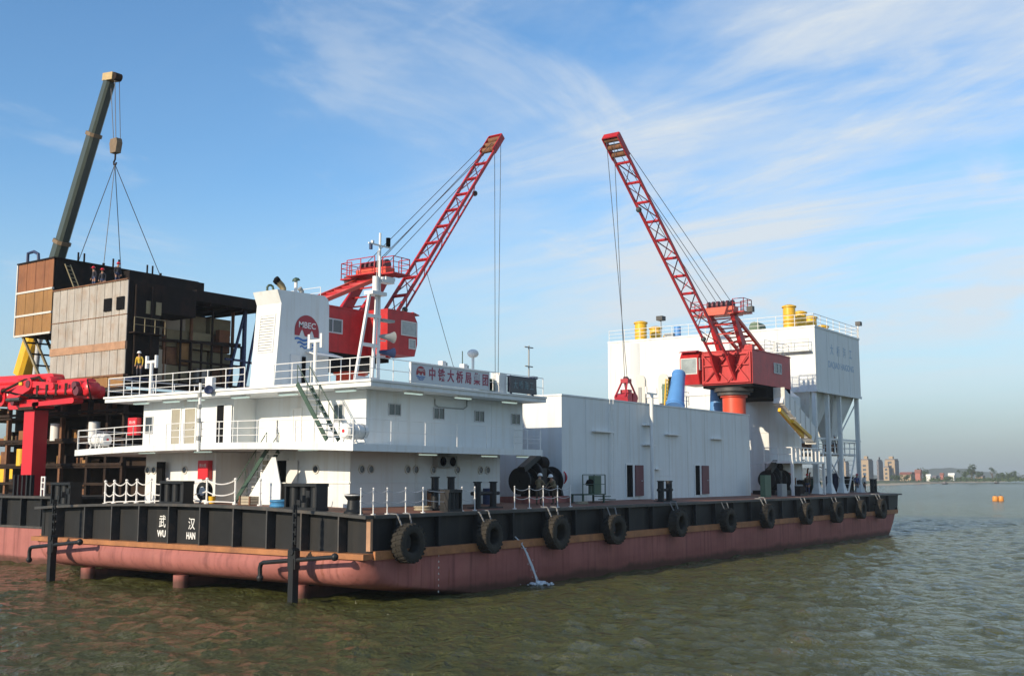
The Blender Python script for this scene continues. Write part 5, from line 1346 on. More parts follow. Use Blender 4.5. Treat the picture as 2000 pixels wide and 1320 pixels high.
# ------------------------------------------------------------------ discharge water
def make_jet():
    t = thing('discharge_water', 'thin white jet of water pouring from the barge side into the river', 'water jet', (10.7, -.1, 0))
    x0 = 11.04; rnd = random.Random(5); mb = MB()
    for k in range(5):
        pts = []
        for i in range(14):
            s = i/13; pts.append((x0+.95*s+rnd.uniform(-.03, .03)+(k-2)*.05*s, .2-.95*s+rnd.uniform(-.02, .02), 2.5*(1-s**1.7)))
        mb.path(pts, .013+.008*(k % 2), 5)
    mb.build('jet', 'foam', t, smooth=True)
    mb = MB()
    for i in range(90):
        a = rnd.uniform(0, 6.28); r_ = abs(rnd.gauss(0, .42)); mb.ball((x0+1.0+r_*1.2*math.cos(a), -.8+r_*math.sin(a)*.8, .06+rnd.random()*.16*max(0, 1-r_)), rnd.uniform(.03, .12), 6, .6)
    for i in range(70):
        s = rnd.random(); mb.ball((x0+.95*s+rnd.gauss(0, .04+.06*s), .2-.95*s+rnd.gauss(0, .04+.05*s), 2.5*(1-s**1.7)), rnd.uniform(.010, .03), 5)
    o = mb.build('splash', 'foam', t, smooth=True); o['kind'] = 'stuff'
make_jet()
# ------------------------------------------------------------------ second barge and the half built plant behind
def make_barge2():
    b = thing('moored_barge', 'second black and red barge moored behind, at the left edge of the picture', 'barge', (5, 44, 0))
    MB().prism([(5.6, -1.2), (5.0, .4), (5.0, 2.2), (70, 2.2), (68, -1.2)], 'y', 29.4, 60).build('hull', 'hull_red', b)
    MB().prism([(5.35, 2.35), (5.35, 4.1), (70, 4.1), (70, 2.35)], 'y', 29.7, 59.8).build('topsides', 'black_plate', b)
    mb = MB(); mb.box(4.95, 70.1, 29.3, 60.1, 2.203, 2.347); mb.build('rubbing_strip', 'edge_steel', b)
    MB().box(4.9, 70.1, 29.3, 60.1, 4.103, 4.25).build('deck', 'edge_steel', b)
    y = 30.5
    while y < 60:
        MB().box(4.98, 5.345, y-.06, y+.06, 2.35, 4.10).build('rib', 'black_plate', b); y += 2.3
    return b
make_barge2()
o = MB()
for y in (33.0, 33.35): o.tube((5.3, y, 4.25), (5.3, y, 5.5), .06, 8)
for z in (4.7, 5.1, 5.45): o.tube((5.3, 33.0, z), (5.3, 33.35, z), .05, 6)
tag(o.build('ladder_stand', 'white_metal'), 'small white ladder frame at the deck edge of the moored barge', 'ladder')

def make_tower():
    t = thing('unfinished_plant', 'unfinished plant tower with grey and orange cladding and a dark open side', 'plant tower', (14, 38, 4.3))
    # grey clad block
    MB().box(10.12, 12.7, 31.85, 40.75, 12.40, 18.85).build('core', 'dark_steel', t)  # solid near-black block, its colour stands for the shaded inside of the open frame
    MB().box(12.71, 15.75, 31.85, 40.75, 16.9, 18.85).build('upper_deck_box', 'dark_steel', t)
    ncol = 10; y0, y1 = 31.82, 40.82; w = (y1-y0)/ncol
    rows = ((16.53, 18.88), (14.66, 16.47), (12.42, 14.10))
    win_px = (34.01, 32.55)
    def corr(y, w, z0, z1, x, m, name='panel'):
        mb = MB(); k = 3; s = w/k
        pts = []
        for i in range(k): pts += [(x, y+i*s+.02), (x-.022, y+i*s+s*.25), (x-.022, y+i*s+s*.6), (x, y+i*s+s*.85)]
        pts += [(x, y+w-.02), (x+.06, y+w-.02), (x+.06, y+.02)]
        mb.prism(pts, 'z', z0, z1); return mb.build(name, m, t)
    for (z0, z1) in rows:
        for i in range(ncol): corr(y0+i*w, w, z0, z1, 10.0, 'zinc_panel')
    MB().box(9.93, 10.1, y0, y1, 14.11, 14.65).build('rust_band', 'rust_band', t)
    MB().box(9.95, 10.1, y0, y1, 16.475, 16.525).build('rust_line', 'rust_brown', t)
    MB().box(9.9, 10.1, y0, y1, 18.885, 18.97).build('roof_edge', 'rust_brown', t)
    for y in win_px: MB().box(9.90, 9.945, y-.42, y+.42, 16.85, 17.75).build('window_hole', 'dark_opening', t)
    # ochre plinth below the grey cladding
    for i in range(6): corr(31.8+i*1.75, 1.73, 11.45, 12.25, 9.9, 'ochre_panel', 'plinth_panel')
    MB().box(9.8, 10.2, 31.7, 42.4, 12.27, 12.39).build('plinth_beam', 'rust_brown', t)
    # orange clad upper block
    MB().box(10.12, 22.9, 40.95, 45.65, 15.95, 21.4).build('upper_core', 'dark_steel', t)
    rows = ((19.28, 21.38, 'rust_panel'), (17.50, 19.12, 'ochre_panel'), (16.0, 17.36, 'ochre_panel'))
    for z0, z1, m in rows:
        for i in range(4): corr(40.95+i*1.175, 1.17, z0, z1, 10.0, m, 'upper_panel')
    for z in (19.2, 17.43, 15.92): MB().box(9.92, 10.1, 40.93, 45.67, z-.07, z+.07).build('pale_rail', 'pale_line', t)
    MB().box(9.93, 10.1, 45.66, 45.78, 15.9, 21.4).build('corner_flashing', 'pale_line', t)
    MB().box(9.9, 23.0, 40.85, 45.75, 21.405, 21.52).build('upper_roof', 'dark_steel', t)
    # roof studs
    for x in (12.0, 12.5, 15.0, 15.5, 18.1, 18.6): MB().box(x-.05, x+.05, 41.0, 41.1, 21.52, 22.2).build('roof_stud', 'dark_steel', t)
    mb = MB(); mb.path([(10.3, 45.0, 21.5), (10.3, 45.0, 22.3), (10.3, 44.2, 22.35), (10.3, 43.6, 22.1), (10.3, 43.5, 21.5)], .12, 8); mb.build('roof_pipe', 'navy', t)
    # walls between and the canopy
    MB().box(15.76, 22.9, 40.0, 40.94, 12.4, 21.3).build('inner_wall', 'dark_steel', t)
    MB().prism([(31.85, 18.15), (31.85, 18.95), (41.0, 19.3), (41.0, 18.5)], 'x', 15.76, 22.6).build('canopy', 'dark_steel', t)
    for x in (17.2, 18.7, 20.2, 21.5): MB().box(x-.06, x+.06, 32.0, 40.0, 17.95, 18.14).build('canopy_beam', 'dark_rust', t)
    # khaki machinery panels under the canopy
    rnd = random.Random(11)
    for i in range(4):
        for j in range(4):
            x = 12.9+i*2.1; z = 12.3+j*1.32
            if (i, j) == (0, 3): continue
            MB().box(x, x+1.95, 34.4+rnd.uniform(-.4, .5) - .6*(j < 1), 39.9, z, z+1.26).build('machine_panel', rnd.choice(['khaki_panel', 'khaki_panel', 'rust_brown', 'door_tan']), t)
    for x, z in ((11.5, 16.7), (12.3, 16.7)): MB().box(x, x+.45, 31.80, 31.845, z, z+.9).build('window_hole', 'khaki_panel', t)
    for i in range(7):
        x = 15.9+i*.95
        MB().box(x-.06, x+.06, 33.6, 33.72, 12.2, 18.1 if i in (0, 3) else 15.4).build('frame_post', 'dark_rust', t)
    for z in (12.3, 13.9, 15.4): MB().box(15.8, 21.7, 33.5, 33.6, z-.08, z+.08).build('frame_beam', 'dark_rust', t)
    # conduits, brackets and a gallery on the dark side wall
    for x in (10.6, 11.9): MB().tube((x, 31.75, 12.4), (x, 31.75, 18.6), .07, 8).build('conduit', 'dark_rust', t)
    MB().box(10.2, 12.7, 31.2, 31.83, 15.2, 15.28).build('gallery', 'dark_rust', t)
    mb = MB(); railing(mb, [(10.2, 31.25, 15.28), (12.7, 31.25, 15.28)], 1.0, 2, .8, .03); mb.build('gallery_railing', 'khaki_panel', t)
    for i, (x, z, w, h, m) in enumerate(((13.4, 12.4, 1.2, 2.2, 'door_tan'), (15.9, 13.7, .9, 1.7, 'ochre_panel'), (17.6, 12.4, 1.4, 1.1, 'zinc_panel'), (19.6, 15.3, 1.0, 1.3, 'rust_panel'))):
        MB().box(x, x+w, 33.85, 34.3, z, z+h).build('switch_cabinet', m, t)
    for x, z0, z1 in ((14.6, 12.4, 16.8), (17.0, 12.4, 18.2), (20.9, 12.4, 18.2)): MB().tube((x, 33.9, z0), (x, 33.9, z1), .13, 10).build('process_pipe', 'rust_brown', t, smooth=True)
    MB().tube((13.0, 33.7, 15.2), (21.5, 33.7, 15.6), .11, 10).build('process_pipe', 'dark_rust', t, smooth=True)
    # braced support legs at the canopy end
    for x, y in ((21.3, 33.0), (22.6, 33.0), (21.3, 38.0)): MB().box(x-.12, x+.12, y-.12, y+.12, 8.5, 18.2).build('canopy_leg', 'navy', t)
    for p, q in (((19.6, 33, 12.0), (21.2, 33, 17.8)), ((21.2, 33, 11.0), (22.6, 33, 18.0)), ((20.0, 33, 9.0), (21.2, 33, 13.6)), ((21.3, 33, 14.2), (22.6, 33, 14.2)), ((21.3, 33, 12.3), (22.6, 33, 12.3)), ((19.5, 33, 14.3), (21.3, 33, 14.3))):
        MB().bar(p, q, .16).build('brace', 'navy', t)
    # floors and open frame below
    for z in (11.2, 9.7, 7.9, 6.2): MB().box(8.8, 22.0, 29.9, 48.5, z-.14, z).build('floor_plate', 'dark_rust', t)
    for i, y in enumerate((30.1, 31.9, 34.0, 37.2, 39.3, 41.6, 44.0, 46.4, 48.4)):
        MB().box(8.85, 9.15, y-.12, y+.12, 4.25, 11.06).build('column', 'rust_brown' if i in (3, 6) else 'dark_rust', t)
    for z in (11.3, 9.85, 8.0, 6.3, 5.0): MB().box(8.70, 8.82, 29.9, 48.5, z-.09, z+.09).build('edge_beam', 'dark_rust', t)
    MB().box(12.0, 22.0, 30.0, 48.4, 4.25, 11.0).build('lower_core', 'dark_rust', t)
    rnd = random.Random(4)
    for i in range(34):
        y = rnd.uniform(30.3, 47.5); z = rnd.choice([4.27, 6.2, 7.9, 9.7]); w = rnd.uniform(.5, 1.3); h = rnd.uniform(.4, 1.2)
        MB().box(9.3+rnd.random(), 10.8, y, y+w, z+.005, z+h).build('fitting', rnd.choice(['rust_brown', 'ochre_panel', 'rust_panel', 'dark_rust', 'dark_steel', 'khaki_panel']), t)
    for y, z, m in ((40.0, 7.95, 'yellow_paint'), (37.9, 7.95, 'white_metal'), (42.0, 6.25, 'yellow_paint'), (33.4, 7.95, 'white_metal')):
        MB().tube((8.95, y, z), (8.95, y, z+1.2), .38, 14).build('drum', m, t, smooth=True)
    # sloping hopper frames under the orange block
    for k in range(5):
        x = 10.2+k*.9
        MB().bar((x, 44.9-.1*k, 15.9), (x, 41.3-.1*k, 11.4), .16).build('hopper_frame', 'khaki_panel', t)
    for k in range(5):
        s = (k+.5)/5
        MB().bar((10.15, lerp(44.9, 41.3, s), lerp(15.9, 11.4, s)), (13.8, lerp(44.5, 40.9, s), lerp(15.9, 11.4, s)), .12).build('hopper_rail', 'dark_rust', t)
    # rusty wall seen under the deckhouse decks
    MB().box(12.5, 20, 29.75, 29.95, 4.25, 8.6).build('side_wall', 'rust_brown', t)
    for i in range(6): MB().box(12.5+i*1.2, 12.62+i*1.2, 29.68, 29.745, 4.25, 8.6).build('wall_rib', 'dark_rust', t)
    return t
make_tower()
t = thing('leaning_ladder', 'steel ladder leaning on the dark wall behind the grey cladding roof', 'ladder', (11, 40, 18.9))
mb = MB()
for s in (-.22, .22): mb.tube((11.2+s, 39.6, 18.95), (11.0+s, 40.8, 21.1), .05, 6)
for i in range(7):
    k = (i+.5)/7; mb.tube((10.98-.2*k, lerp(39.6, 40.8, k), lerp(18.95, 21.1, k)), (11.42-.2*k, lerp(39.6, 40.8, k), lerp(18.95, 21.1, k)), .035, 6)
mb.build('rails', 'khaki_panel', t)
for i, (px_y, l) in enumerate(((37.35, 'person in dark clothes and red helmet on the cladding roof, leftmost of the three'), (36.35, 'person in dark clothes and red helmet on the cladding roof, middle of the three'), (34.59, 'person in dark clothes and red helmet on the cladding roof, rightmost of the three'))):
    person(11.0, px_y, 18.86-.25*(i == 1), R(180+40*i), l, 'stand', 'dark_cloth', 'navy', 'helmet_red', 1.6)
px_ = 10.77
MB_ = MB().box(px_-.8, px_+1.2, 30.9, 31.8, 12.0, 12.15).build('work_platform', 'navy'); tag(MB_, 'small dark blue work platform under the person in yellow', 'platform')
person(px_, 31.3, 12.15, R(215), 'person in a yellow jacket on the dark side of the plant tower', 'stand', 'yellow_cloth', 'dark_cloth', 'helmet_white')

# ------------------------------------------------------------------ folded red concrete placing boom
def make_placing_boom():
    t = thing('concrete_boom', 'folded glossy red concrete placing boom on a red column at the left edge', 'concrete boom', (6.5, 36, 4.3))
    yc = 36.40
    MB().box(6.0, 7.0, yc-.62, yc+.62, 4.25, 9.9).build('column', 'fire_red', t)
    MB().box(5.7, 7.3, yc-.9, yc+.9, 9.9, 10.1).build('turntable', 'dark_rust', t)
    for k in range(5): MB().box(5.75, 5.98, yc-1.0+k*.5-.08, yc-1.0+k*.5+.08, 4.25, 5.6).build('base_fin', 'black_paint', t)
    def cap_arm(ya, yb, za, zb, ra, rb, x0, x1, name='arm', m='fire_red'):
        d = Vector((yb-ya, zb-za)); l = d.length; d /= l; n = Vector((-d.y, d.x)); pts = []
        for i in range(9):
            a = math.pi/2+math.pi*i/8; pts.append(Vector((ya, za))+d*(ra*math.cos(a))+n*(ra*math.sin(a)))
        for i in range(9):
            a = -math.pi/2+math.pi*i/8; pts.append(Vector((yb, zb))+d*(rb*math.cos(a))+n*(rb*math.sin(a)))
        return MB().prism([(p.x, p.y) for p in pts], 'x', x0, x1).build(name, m, t, smooth=True, angle=30)
    Y = lambda px: lerp(41.05, 29.57, px/190)
    cap_arm(Y(-60), Y(112), 12.15, 11.85, .30, .42, 6.1, 6.9)
    cap_arm(Y(-60), Y(70), 11.55, 11.45, .22, .22, 5.9, 6.5)
    cap_arm(Y(-40), Y(24), 10.95, 10.85, .48, .62, 5.7, 6.6)
    cap_arm(Y(48), Y(84), 10.75, 11.6, .3, .42, 5.55, 6.3, 'knuckle')
    cap_arm(Y(92), Y(172), 11.15, 11.25, .28, .36, 5.8, 6.5)
    cap_arm(Y(96), Y(180), 10.75, 10.9, .22, .42, 6.55, 7.2)
    cap_arm(Y(86), Y(160), 10.25, 10.35, .14, .18, 5.9, 6.6)
    cap_arm(Y(40), Y(92), 10.3, 10.3, .3, .3, 5.9, 7.1, 'saddle')
    for px, z, r in ((24, 10.85, .3), (84, 11.6, .25), (172, 11.25, .28), (176, 10.9, .3), (55, 10.45, .22)):
        MB().tube((5.5, Y(px), z), (7.25, Y(px), z), r, 16).build('pin', 'door_maroon', t, smooth=True)
    MB().tube((5.72, Y(100), 10.98), (5.72, Y(125), 11.0), .08, 10).build('hydraulic_ram', 'aluminium', t, smooth=True)
    MB().tube((5.5, Y(45), 10.62), (5.5, Y(72), 10.62), .13, 10).build('hydraulic_ram', 'edge_steel', t, smooth=True)
    mb = MB()
    mb.path([(5.6, Y(-60), 11.2), (5.6, Y(30), 11.25), (5.6, Y(75), 11.9), (5.7, Y(100), 12.0), (5.9, Y(118), 11.3)], .09, 8)
    mb.path([(5.9, Y(186), 11.6), (5.7, Y(193), 11.2), (5.9, Y(192), 10.7), (6.2, Y(187), 10.4)], .05, 8)
    mb.build('concrete_pipe', 'dark_rust', t, smooth=True)
    MB().box(5.45, 5.53, Y(74), Y(68), 11.55, 11.75).build('marker_lamp', 'yellow_paint', t)
    for a, c, z, r, xx in ((-60, 58, 12.0, .34, 6.35), (-20, 30, 11.35, .26, 5.75), (96, 178, 11.62, .22, 6.6), (100, 168, 11.0, .20, 5.75), (56, 92, 12.05, .22, 6.0)):
        MB().tube((xx, Y(a), z), (xx, Y(c), z-.1), r, 16).build('boom_cylinder', 'fire_red', t, smooth=True)
    for px, z, r in ((183, 11.05, .48), (30, 10.9, .5), (116, 11.7, .36)):
        MB().lathe([(.05, -.5), (r*.8, -.48), (r, -.36), (r, .36), (r*.8, .48), (.05, .5)], (6.3, Y(px), z), (1,0,0), 20).build('joint_housing', 'fire_red', t, smooth=True, angle=50)
    cap_arm(Y(60), Y(128), 11.75, 11.35, .16, .24, 5.6, 5.95, 'link')
    cap_arm(Y(118), Y(176), 11.62, 11.55, .16, .20, 6.2, 6.8, 'link')
    cap_arm(Y(-30), Y(40), 12.35, 12.2, .12, .14, 6.2, 6.6, 'link')
    for k in range(4): MB().box(5.55, 5.62, Y(104+k*18), Y(100+k*18), 10.7, 11.45).build('clamp', 'dark_rust', t)
    mb = MB()
    for k in range(3): mb.path([(5.62, Y(20+k*4), 11.3), (5.55, Y(50+k*5), 11.15-.1*k), (5.58, Y(90), 10.7+.1*k), (5.7, Y(130), 10.6+.08*k)], .035, 6)
    o = mb.build('hydraulic_hose', 'dark_opening', t); o['kind'] = 'stuff'
make_placing_boom()

# ------------------------------------------------------------------ telescopic crane
def make_tele():
    A0, T0 = Vector((15.00, 52.69, 14.23)), Vector((15.00, 42.64, 36.76))
    t = thing('telescopic_crane', 'telescopic crane with long dark green boom rising behind the plant tower', 'crane', (15, A0.y, 4.3))
    def seg(k0, k1, w, h, m, name='boom_section'):
        a, b_ = A0.lerp(T0, k0), A0.lerp(T0, k1)
        d = (b_-a).normalized(); _, u, v = MB().frame_of(a, b_, (1,0,0))
        sh = [(-.5,-.3),(-.3,-.5),(.3,-.5),(.5,-.3),(.5,.3),(.3,.5),(-.3,.5),(-.5,.3)]
        vs = [p + u*(w*i) + v*(h*j) for p in (a, b_) for i, j in sh]
        return MB().add(vs, [tuple(range(8)), tuple(range(15, 7, -1))]+[(i, (i+1) % 8, 8+(i+1) % 8, 8+i) for i in range(8)]).build(name, m, t)
    seg(-.02, .20, 1.30, 1.25, 'yellow_paint')
    seg(.18, .45, 1.12, 1.05, 'boom_green'); seg(.45, .82, .98, .92, 'boom_green'); seg(.82, 1.0, .84, .8, 'boom_green')
    for k, w in ((.45, 1.25), (.82, 1.12)): seg(k-.006, k+.006, w, w, 'hook_tan', 'collar')
    d = (T0-A0).normalized()
    Hh = T0+d*.3
    MB().bar(Hh+Vector((0, .55, .1)), Hh+Vector((0, -.75, -.05)), .8, .6).build('boom_head', 'boom_tip', t)
    MB().tube(Hh+Vector((-.3, -.85, -.1)), Hh+Vector((.3, -.85, -.1)), .32, 14).build('head_sheave', 'dark_rust', t, smooth=True)
    MB().box(14.2, 15.8, A0.y-1.2, A0.y+1.8, 5.3, 7.2).build('turntable', 'yellow_paint', t)
    MB().box(13.6, 16.4, A0.y-3.6, A0.y+4.2, 4.75, 5.3).build('chassis', 'yellow_paint', t)
    for yy in (-2.8, -1.4, 1.6, 3.0):
        for xx in (13.5, 16.2):
            w = MB().lathe([(.1, -.2), (.5, -.2), (.53, -.1), (.53, .1), (.5, .2), (.1, .2)], (xx+.15, A0.y+yy, 4.79), (1,0,0), 18).build('wheel', 'rubber', t, smooth=True)
    MB().tube(Vector((15, A0.y-.9, 6.5)), A0.lerp(T0, .17)+Vector((0, -.4, -.3)), .22, 12).build('lift_ram', 'aluminium', t, smooth=True)
    hb = Vector((15.00, 41.42, 31.27))
    t2 = thing('hook_block', 'tan hook block hanging from the telescopic boom with four slings', 'hook block', tuple(hb))
    MB().prism([(hb.y-.38, hb.z+.55), (hb.y-.5, hb.z+.2), (hb.y-.34, hb.z-.6), (hb.y+.34, hb.z-.6), (hb.y+.5, hb.z+.2), (hb.y+.38, hb.z+.55)], 'x', 14.75, 15.25).build('block', 'hook_tan', t2)
    mb = MB()
    for s in (-.14, 0, .14): mb.tube((15+s-.05, hb.y, hb.z+.1), (15+s+.05, hb.y, hb.z+.1), .46, 16)
    mb.build('sheave', 'dark_rust', t2, smooth=True)
    hk = hb+Vector((0, 0, -1.4))
    MB().path([hb+Vector((0,0,-.6)), hk+Vector((0,0,.3)), hk+Vector((0,.16,.1)), hk+Vector((0,.12,-.12)), hk+Vector((0,-.1,-.14)), hk+Vector((0,-.18,.02))], .07, 8).build('hook', 'dark_rust', t2, smooth=True)
    for a, b_ in (((-.2, -.28), (-.85, 0)), ((.2, -.28), (-.85, .1)), ((0, .3), (.0, 0))):
        MB().tube((15+a[0], hb.y+a[1], hb.z+.4), (15+a[0], Hh.y+b_[0], Hh.z-.2), .03, 6).build('hoist_rope', 'wire', t2)
    for q in ((13.97, 44.50, 22.82), (14.27, 41.20, 22.20), (17.44, 43.50, 22.77), (19.48, 41.20, 22.24)):
        q = Vector((q[0], q[1], 21.5))
        MB().tube(hk+Vector((0, 0, -.1)), q, .03, 6).build('sling', 'wire', t2)
        MB().tube(q, q+Vector((0, 0, .25)), .10, 8).build('shackle', 'dark_steel', t2)
make_tele()

# ------------------------------------------------------------------ far bank
def make_bank():
    shore = [(150, 150), (350, 160), (597, 172), (684, 178), (800, 194), (927, 211), (1040, 205), (1146, 212), (1400, 250), (2100, 262), (3200, 120)]
    inl = [(0, -.6), (3, .25), (14, .9), (32, 1.5), (55, 1.9), (75, 2.4), (130, 2.8), (420, 3.5), (1500, 8)]
    pts = []; rnd = random.Random(2)
    fine = []
    for a, b_ in zip(shore[:-1], shore[1:]):
        for i in range(10): fine.append((lerp(a[0], b_[0], i/10)+rnd.uniform(-3, 3), lerp(a[1], b_[1], i/10)+rnd.uniform(-1.6, 1.6)))
    n = len(fine); d = Vector((.42, .91))
    co = []
    for k, (o, z) in enumerate(inl):
        for (x, y) in fine: co.append((x+d.x*o, y+d.y*o, z+(rnd.uniform(-.15, .25) if 0 < k else 0)))
    def part(name, k0, k1, m, lab):
        mb = MB(); vs = co[k0*n:(k1+1)*n]
        mb.add(vs, [(j*n+i, j*n+i+1, (j+1)*n+i+1, (j+1)*n+i) for j in range(k1-k0) for i in range(n-1)])
        o = mb.build(name, m, None, recalc=False); tag(o, lab, None, None, 'structure'); return o
    part('river_beach', 0, 2, 'sand', 'thin sandy beach along the far river bank')
    part('river_bank', 2, 4, 'grass', 'low green grass strip on the far river bank')
    part('sand_flat', 4, 5, 'sand', 'pale sand flat behind the grass strip on the far bank')
    part('far_land', 5, 8, 'far_land', 'flat dark green land behind the far river bank')
    mb = MB(); vs = []
    rnd = random.Random(9); m_ = 60
    for i in range(m_+1):
        x = lerp(2600, 4200, i/m_); y = lerp(1100, 150, i/m_); vs.append((x, y, 18+10*math.sin(i*.37)+rnd.uniform(-3, 3)))
    base = [(x, y, -1) for x, y, z in vs]; back = [(x+500, y+300, -1) for x, y, z in vs]
    mb.add(base+vs+back, [(i, i+1, m_+1+i+1, m_+1+i) for i in range(m_)]+[(m_+1+i, m_+2+i, 2*m_+3+i, 2*m_+2+i) for i in range(m_)])
    tag(mb.build('far_hills', 'far_land', None, smooth=True), 'low blue green rise on the horizon at the right', None, None, 'structure')
make_bank()
def apartment(px0, px1, D, ztop, frac, label, m1='facade_tan', m2='facade_grey', z0=2.5):
    """frac: share of the width taken by the sunlit gable"""
    (xa, ya), (xb, yb) = px0, px1
    w = math.hypot(xb-xa, yb-ya)
    t = thing('apartment_block', label, 'apartment block', (xa, ya, z0), 'apartment blocks on the far bank')
    # sunlit face looks towards -X, the shaded one towards -Y, its shade painted in as grey
    wy = w*frac/.80; wx = w*(1-frac)/.60
    xc, yc = lerp(xa, xb, frac), lerp(ya, yb, frac)
    MB().box(xc, xc+wx, yc, yc+wy, z0, ztop).build('wall', m1, t)
    MB().box(xc+.3, xc+wx-.3, yc+.3, yc+wy-.3, ztop, ztop+.9).build('roof', m2, t)
    MB().box(xc+wx*.3, xc+wx*.6, yc+wy*.3, yc+wy*.7, ztop+.9, ztop+3).build('stair_head', m1, t)
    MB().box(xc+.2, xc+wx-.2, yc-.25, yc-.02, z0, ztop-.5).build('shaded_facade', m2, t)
    mb = MB(); z = z0+1.2; 
    while z < ztop-2:
        k = max(2, int(wx/3.2))
        for i in range(k):
            u = xc+(i+.25)*wx/k; mb.box(u, u+wx/k*.5, yc-.33, yc-.26, z, z+1.5)
        k = max(1, int(wy/4))
        for i in range(k):
            u = yc+(i+.3)*wy/k; mb.box(xc-.12, xc-.01, u, u+wy/k*.4, z, z+1.5)
        z += 3.0
    mb.build('windows', 'far_glass', t)
    return t
apartment((792.1, 237.9), (798.8, 228.6), 830, 17.6, .42, 'tan apartment block nearest the silo legs on the far bank')
apartment((828.9, 238.1), (833.3, 231.9), 860, 17.4, .12, 'blue grey apartment block second from the left on the far bank', 'facade_grey', 'facade_grey')
apartment((781.7, 218.0), (786.3, 211.7), 810, 12.0, .4, 'lower tan apartment block in the middle of the far group')
apartment((853.5, 238.1), (860.8, 227.9), 880, 18.4, .5, 'tall tan apartment block at the right of the far group')
apartment((851.2, 275.6), (857.0, 267.5), 900, 17.0, .5, 'apartment block seen between the silo legs on the far bank')
def house(p, D, w, h, m, roof, label, cat='house'):
    x, y = p; s = D/2150.0; w = w*s; h = h*s; z0 = 2.0
    t = thing('far_house', label, cat, (x, y, z0), 'houses on the far bank')
    MB().box(x-w/2, x+w/2, y, y+w*.8, z0, z0+h*.7).build('wall', m, t)
    MB().prism([(x-w*.56, z0+h*.7), (x+w*.56, z0+h*.7), (x+w*.3, z0+h), (x-w*.3, z0+h)], 'y', y-.4, y+w*.8+.4).build('roof', roof, t)
    mb = MB()
    for i in range(3): mb.box(x-w*.4+i*w*.28, x-w*.25+i*w*.28, y-.12, y-.01, z0+h*.25, z0+h*.5)
    mb.build('windows', 'far_glass', t)
house((855.1, 218.7), 870, 26, 17, 'facade_tan', 'roof_tile', 'pinkish house with a dark red roof right of the apartment blocks')
house((838.3, 207.8), 850, 12, 22, 'facade_red', 'roof_tile', 'narrow brick red house beside the pinkish house')
house((842.6, 201.8), 850, 9, 13, 'facade_white', 'facade_white', 'small white hut on the bank near the sand flat')
house((900.3, 207.1), 900, 7, 15, 'facade_red', 'roof_tile', 'small red brown hut between the two white ones')
house((884.7, 194.5), 880, 13, 15, 'facade_white', 'facade_white', 'larger white hut left of the big tree')
house((928.2, 219.6), 930, 18, 10, 'facade_grey', 'facade_grey', 'low grey shed behind the small white hut')
house((972.2, 192.7), 950, 16, 10, 'facade_tan', 'facade_grey', 'low tan shed between the two trees')
def tree(p, D, w, h, label, seed, name='bank_tree'):
    x, y = p; s = D/2150.0; w *= s; h *= s; z0 = 2.2; rnd = random.Random(seed)
    t = thing(name, label, 'tree', (x, y, z0), 'trees on the far bank')
    mb = MB(); mb.tube((x, y, z0-.3), (x+.2, y, z0+h*.6), .05*h, 8, .02*h)
    for i in range(5):
        a = rnd.uniform(0, 6.28); mb.tube((x+.1, y, z0+h*.3), (x+math.cos(a)*w*.3, y+math.sin(a)*w*.3, z0+h*rnd.uniform(.5, .8)), .02*h, 5, .006*h)
    mb.build('trunk', 'bark', t)
    mb = MB(); lobes = [(rnd.gauss(0, .2)*w, rnd.gauss(0, .2)*w, h*rnd.uniform(.42, .88), w*rnd.uniform(.13, .27)) for _ in range(9)]
    for i in range(420):
        lx, ly, lz, lr = rnd.choice(lobes); v = Vector((rnd.gauss(0, 1), rnd.gauss(0, 1), rnd.gauss(0, .8))).normalized()*lr*rnd.uniform(.55, 1.1)
        c = Vector((x+lx, y+ly, z0+lz))+v; q = w*rnd.uniform(.03, .06)
        a = Vector((rnd.gauss(0, 1), rnd.gauss(0, 1), rnd.gauss(0, 1))).normalized()*q; b_ = Vector((rnd.gauss(0, 1), rnd.gauss(0, 1), rnd.gauss(0, 1))).normalized()*q
        mb.add([c-a, c+b_, c+a, c-b_], [(0, 1, 2, 3)])
    mb.build('crown', 'leaf', t, recalc=False)
tree((892.5, 183.6), 880, 26, 31, 'tallest dark tree on the far bank right of the larger white hut', 1)
tree((910.5, 192.9), 900, 22, 20, 'round tree touching the tallest tree on its left side', 2)
tree((944.6, 179.7), 920, 14, 27, 'slim dark tree right of the low tan shed', 3)
tree((948.2, 191.7), 930, 20, 17, 'low tree just right of the tallest tree', 4)
tree((780.7, 202.4), 800, 20, 13, 'bushy tree before the right end of the apartment group', 5)
tree((756.1, 202.3), 780, 22, 10, 'low bush before the middle of the apartment group', 6)
tree((981.1, 180.2), 950, 24, 14, 'low spreading tree near the right edge of the picture', 7)
tree((998.6, 173.1), 960, 30, 15, 'broad low tree at the right edge of the picture', 8)
tree((840.7, 187.3), 840, 16, 9, 'low bush below the larger white hut', 9)
tree((880.8, 217.1), 890, 22, 24, 'tree rising behind the brick red house', 10)
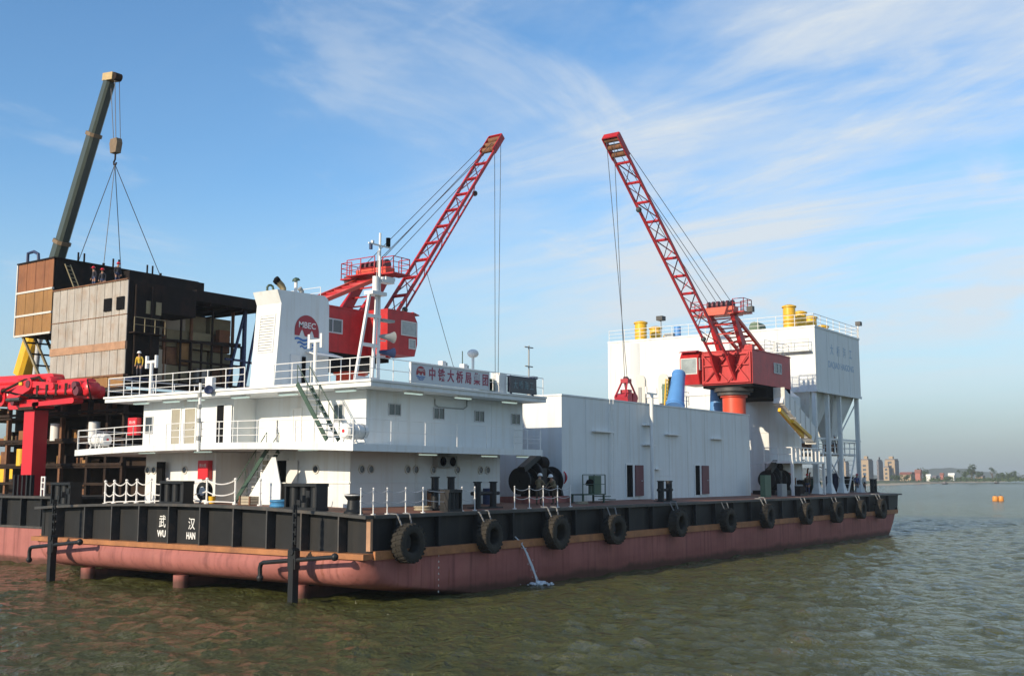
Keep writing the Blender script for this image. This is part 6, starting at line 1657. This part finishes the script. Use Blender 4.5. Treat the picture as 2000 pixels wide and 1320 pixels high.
# scrub as one mass
mb = MB(); rnd = random.Random(21)
for i in range(3200):
    k = rnd.random(); D = rnd.uniform(820, 1050)
    px = lerp(1760, 2060, rnd.random()**.8); 
    a = HEAD-math.atan2((px-1000)/2150.0, 1); x = -35.1+math.cos(a)*D/math.cos(HEAD-a); y = -32.9+math.sin(a)*D/math.cos(HEAD-a)
    c = Vector((x, y, 2.0+abs(rnd.gauss(0, 1.1))))
    a = Vector((rnd.gauss(0, 1), rnd.gauss(0, 1), rnd.gauss(0, 1))).normalized()*rnd.uniform(.5, 1.1); b_ = Vector((rnd.gauss(0, 1), rnd.gauss(0, 1), rnd.gauss(0, 1))).normalized()*rnd.uniform(.5, 1.1)
    mb.add([c-a, c+b_, c+a, c-b_], [(0, 1, 2, 3)])
tag(mb.build('scrub', 'leaf', None, recalc=False), 'low green scrub along the far bank', None, None, 'stuff')
def boat(p, D, w, label):
    x, y = p; s = D/2150.0; L_ = w*s
    t = thing('small_boat', label, 'boat', (x, y, 0), 'small boats by the far bank')
    pr = [(-.5, .9), (-.42, .0), (.40, .0), (.55, 1.1), (.42, .8), (-.4, .7)]
    MB().prism([(x+a*L_, b_*.9-.1) for a, b_ in pr], 'y', y-1.1, y+1.1).build('hull', 'dark_rust', t)
    MB().box(x-L_*.3, x+L_*.05, y-.8, y+.8, .6, 1.9).build('cabin', 'facade_grey', t)
    MB().box(x-L_*.33, x+L_*.08, y-.9, y+.9, 1.9, 2.0).build('roof', 'rust_brown', t)
boat((776.0, 174.5), 780, 18, 'small dark boat by the beach left of the big tree')
boat((882.6, 163.2), 860, 18, 'small dark boat by the bank near the right edge')
for px, l in (((232.34, 24.79, 0.00), 'orange mooring float, left one of the pair at the right of the river'), ((233.08, 23.75, 0.00), 'orange mooring float, right one of the pair at the right of the river')):
    x, y = px[0], px[1]
    t = thing('mooring_float', l, 'buoy', (x, y, 0), 'pair of orange floats')
    MB().lathe([(.1, -.5), (.5, -.45), (.62, -.1), (.62, .6), (.52, .95), (.1, 1.02)], (x, y, .12), (0,0,1), 20, True).build('float_body', 'buoy_orange', t, smooth=True)
    MB().tube((x, y, 1.1), (x, y, 1.4), .08, 8).build('ring', 'dark_rust', t)

# ------------------------------------------------------------------ air between here and the far bank
def make_haze():
    m = bpy.data.materials.new('haze'); m.use_nodes = True; nt = m.node_tree; nt.nodes.clear()
    out = nt.nodes.new('ShaderNodeOutputMaterial'); pv = nt.nodes.new('ShaderNodeVolumePrincipled')
    pv.inputs['Color'].default_value = (0.62, 0.70, 0.76, 1); pv.inputs['Density'].default_value = 0.00022; pv.inputs['Anisotropy'].default_value = 0.0
    nt.links.new(pv.outputs[0], out.inputs['Volume'])
    M['haze'] = m
    o = MB().box(-3100, 7100, -4100, 5100, -2.5, 48).build('haze', 'haze'); o['kind'] = 'stuff'
    o.display_type = 'WIRE'
make_haze()
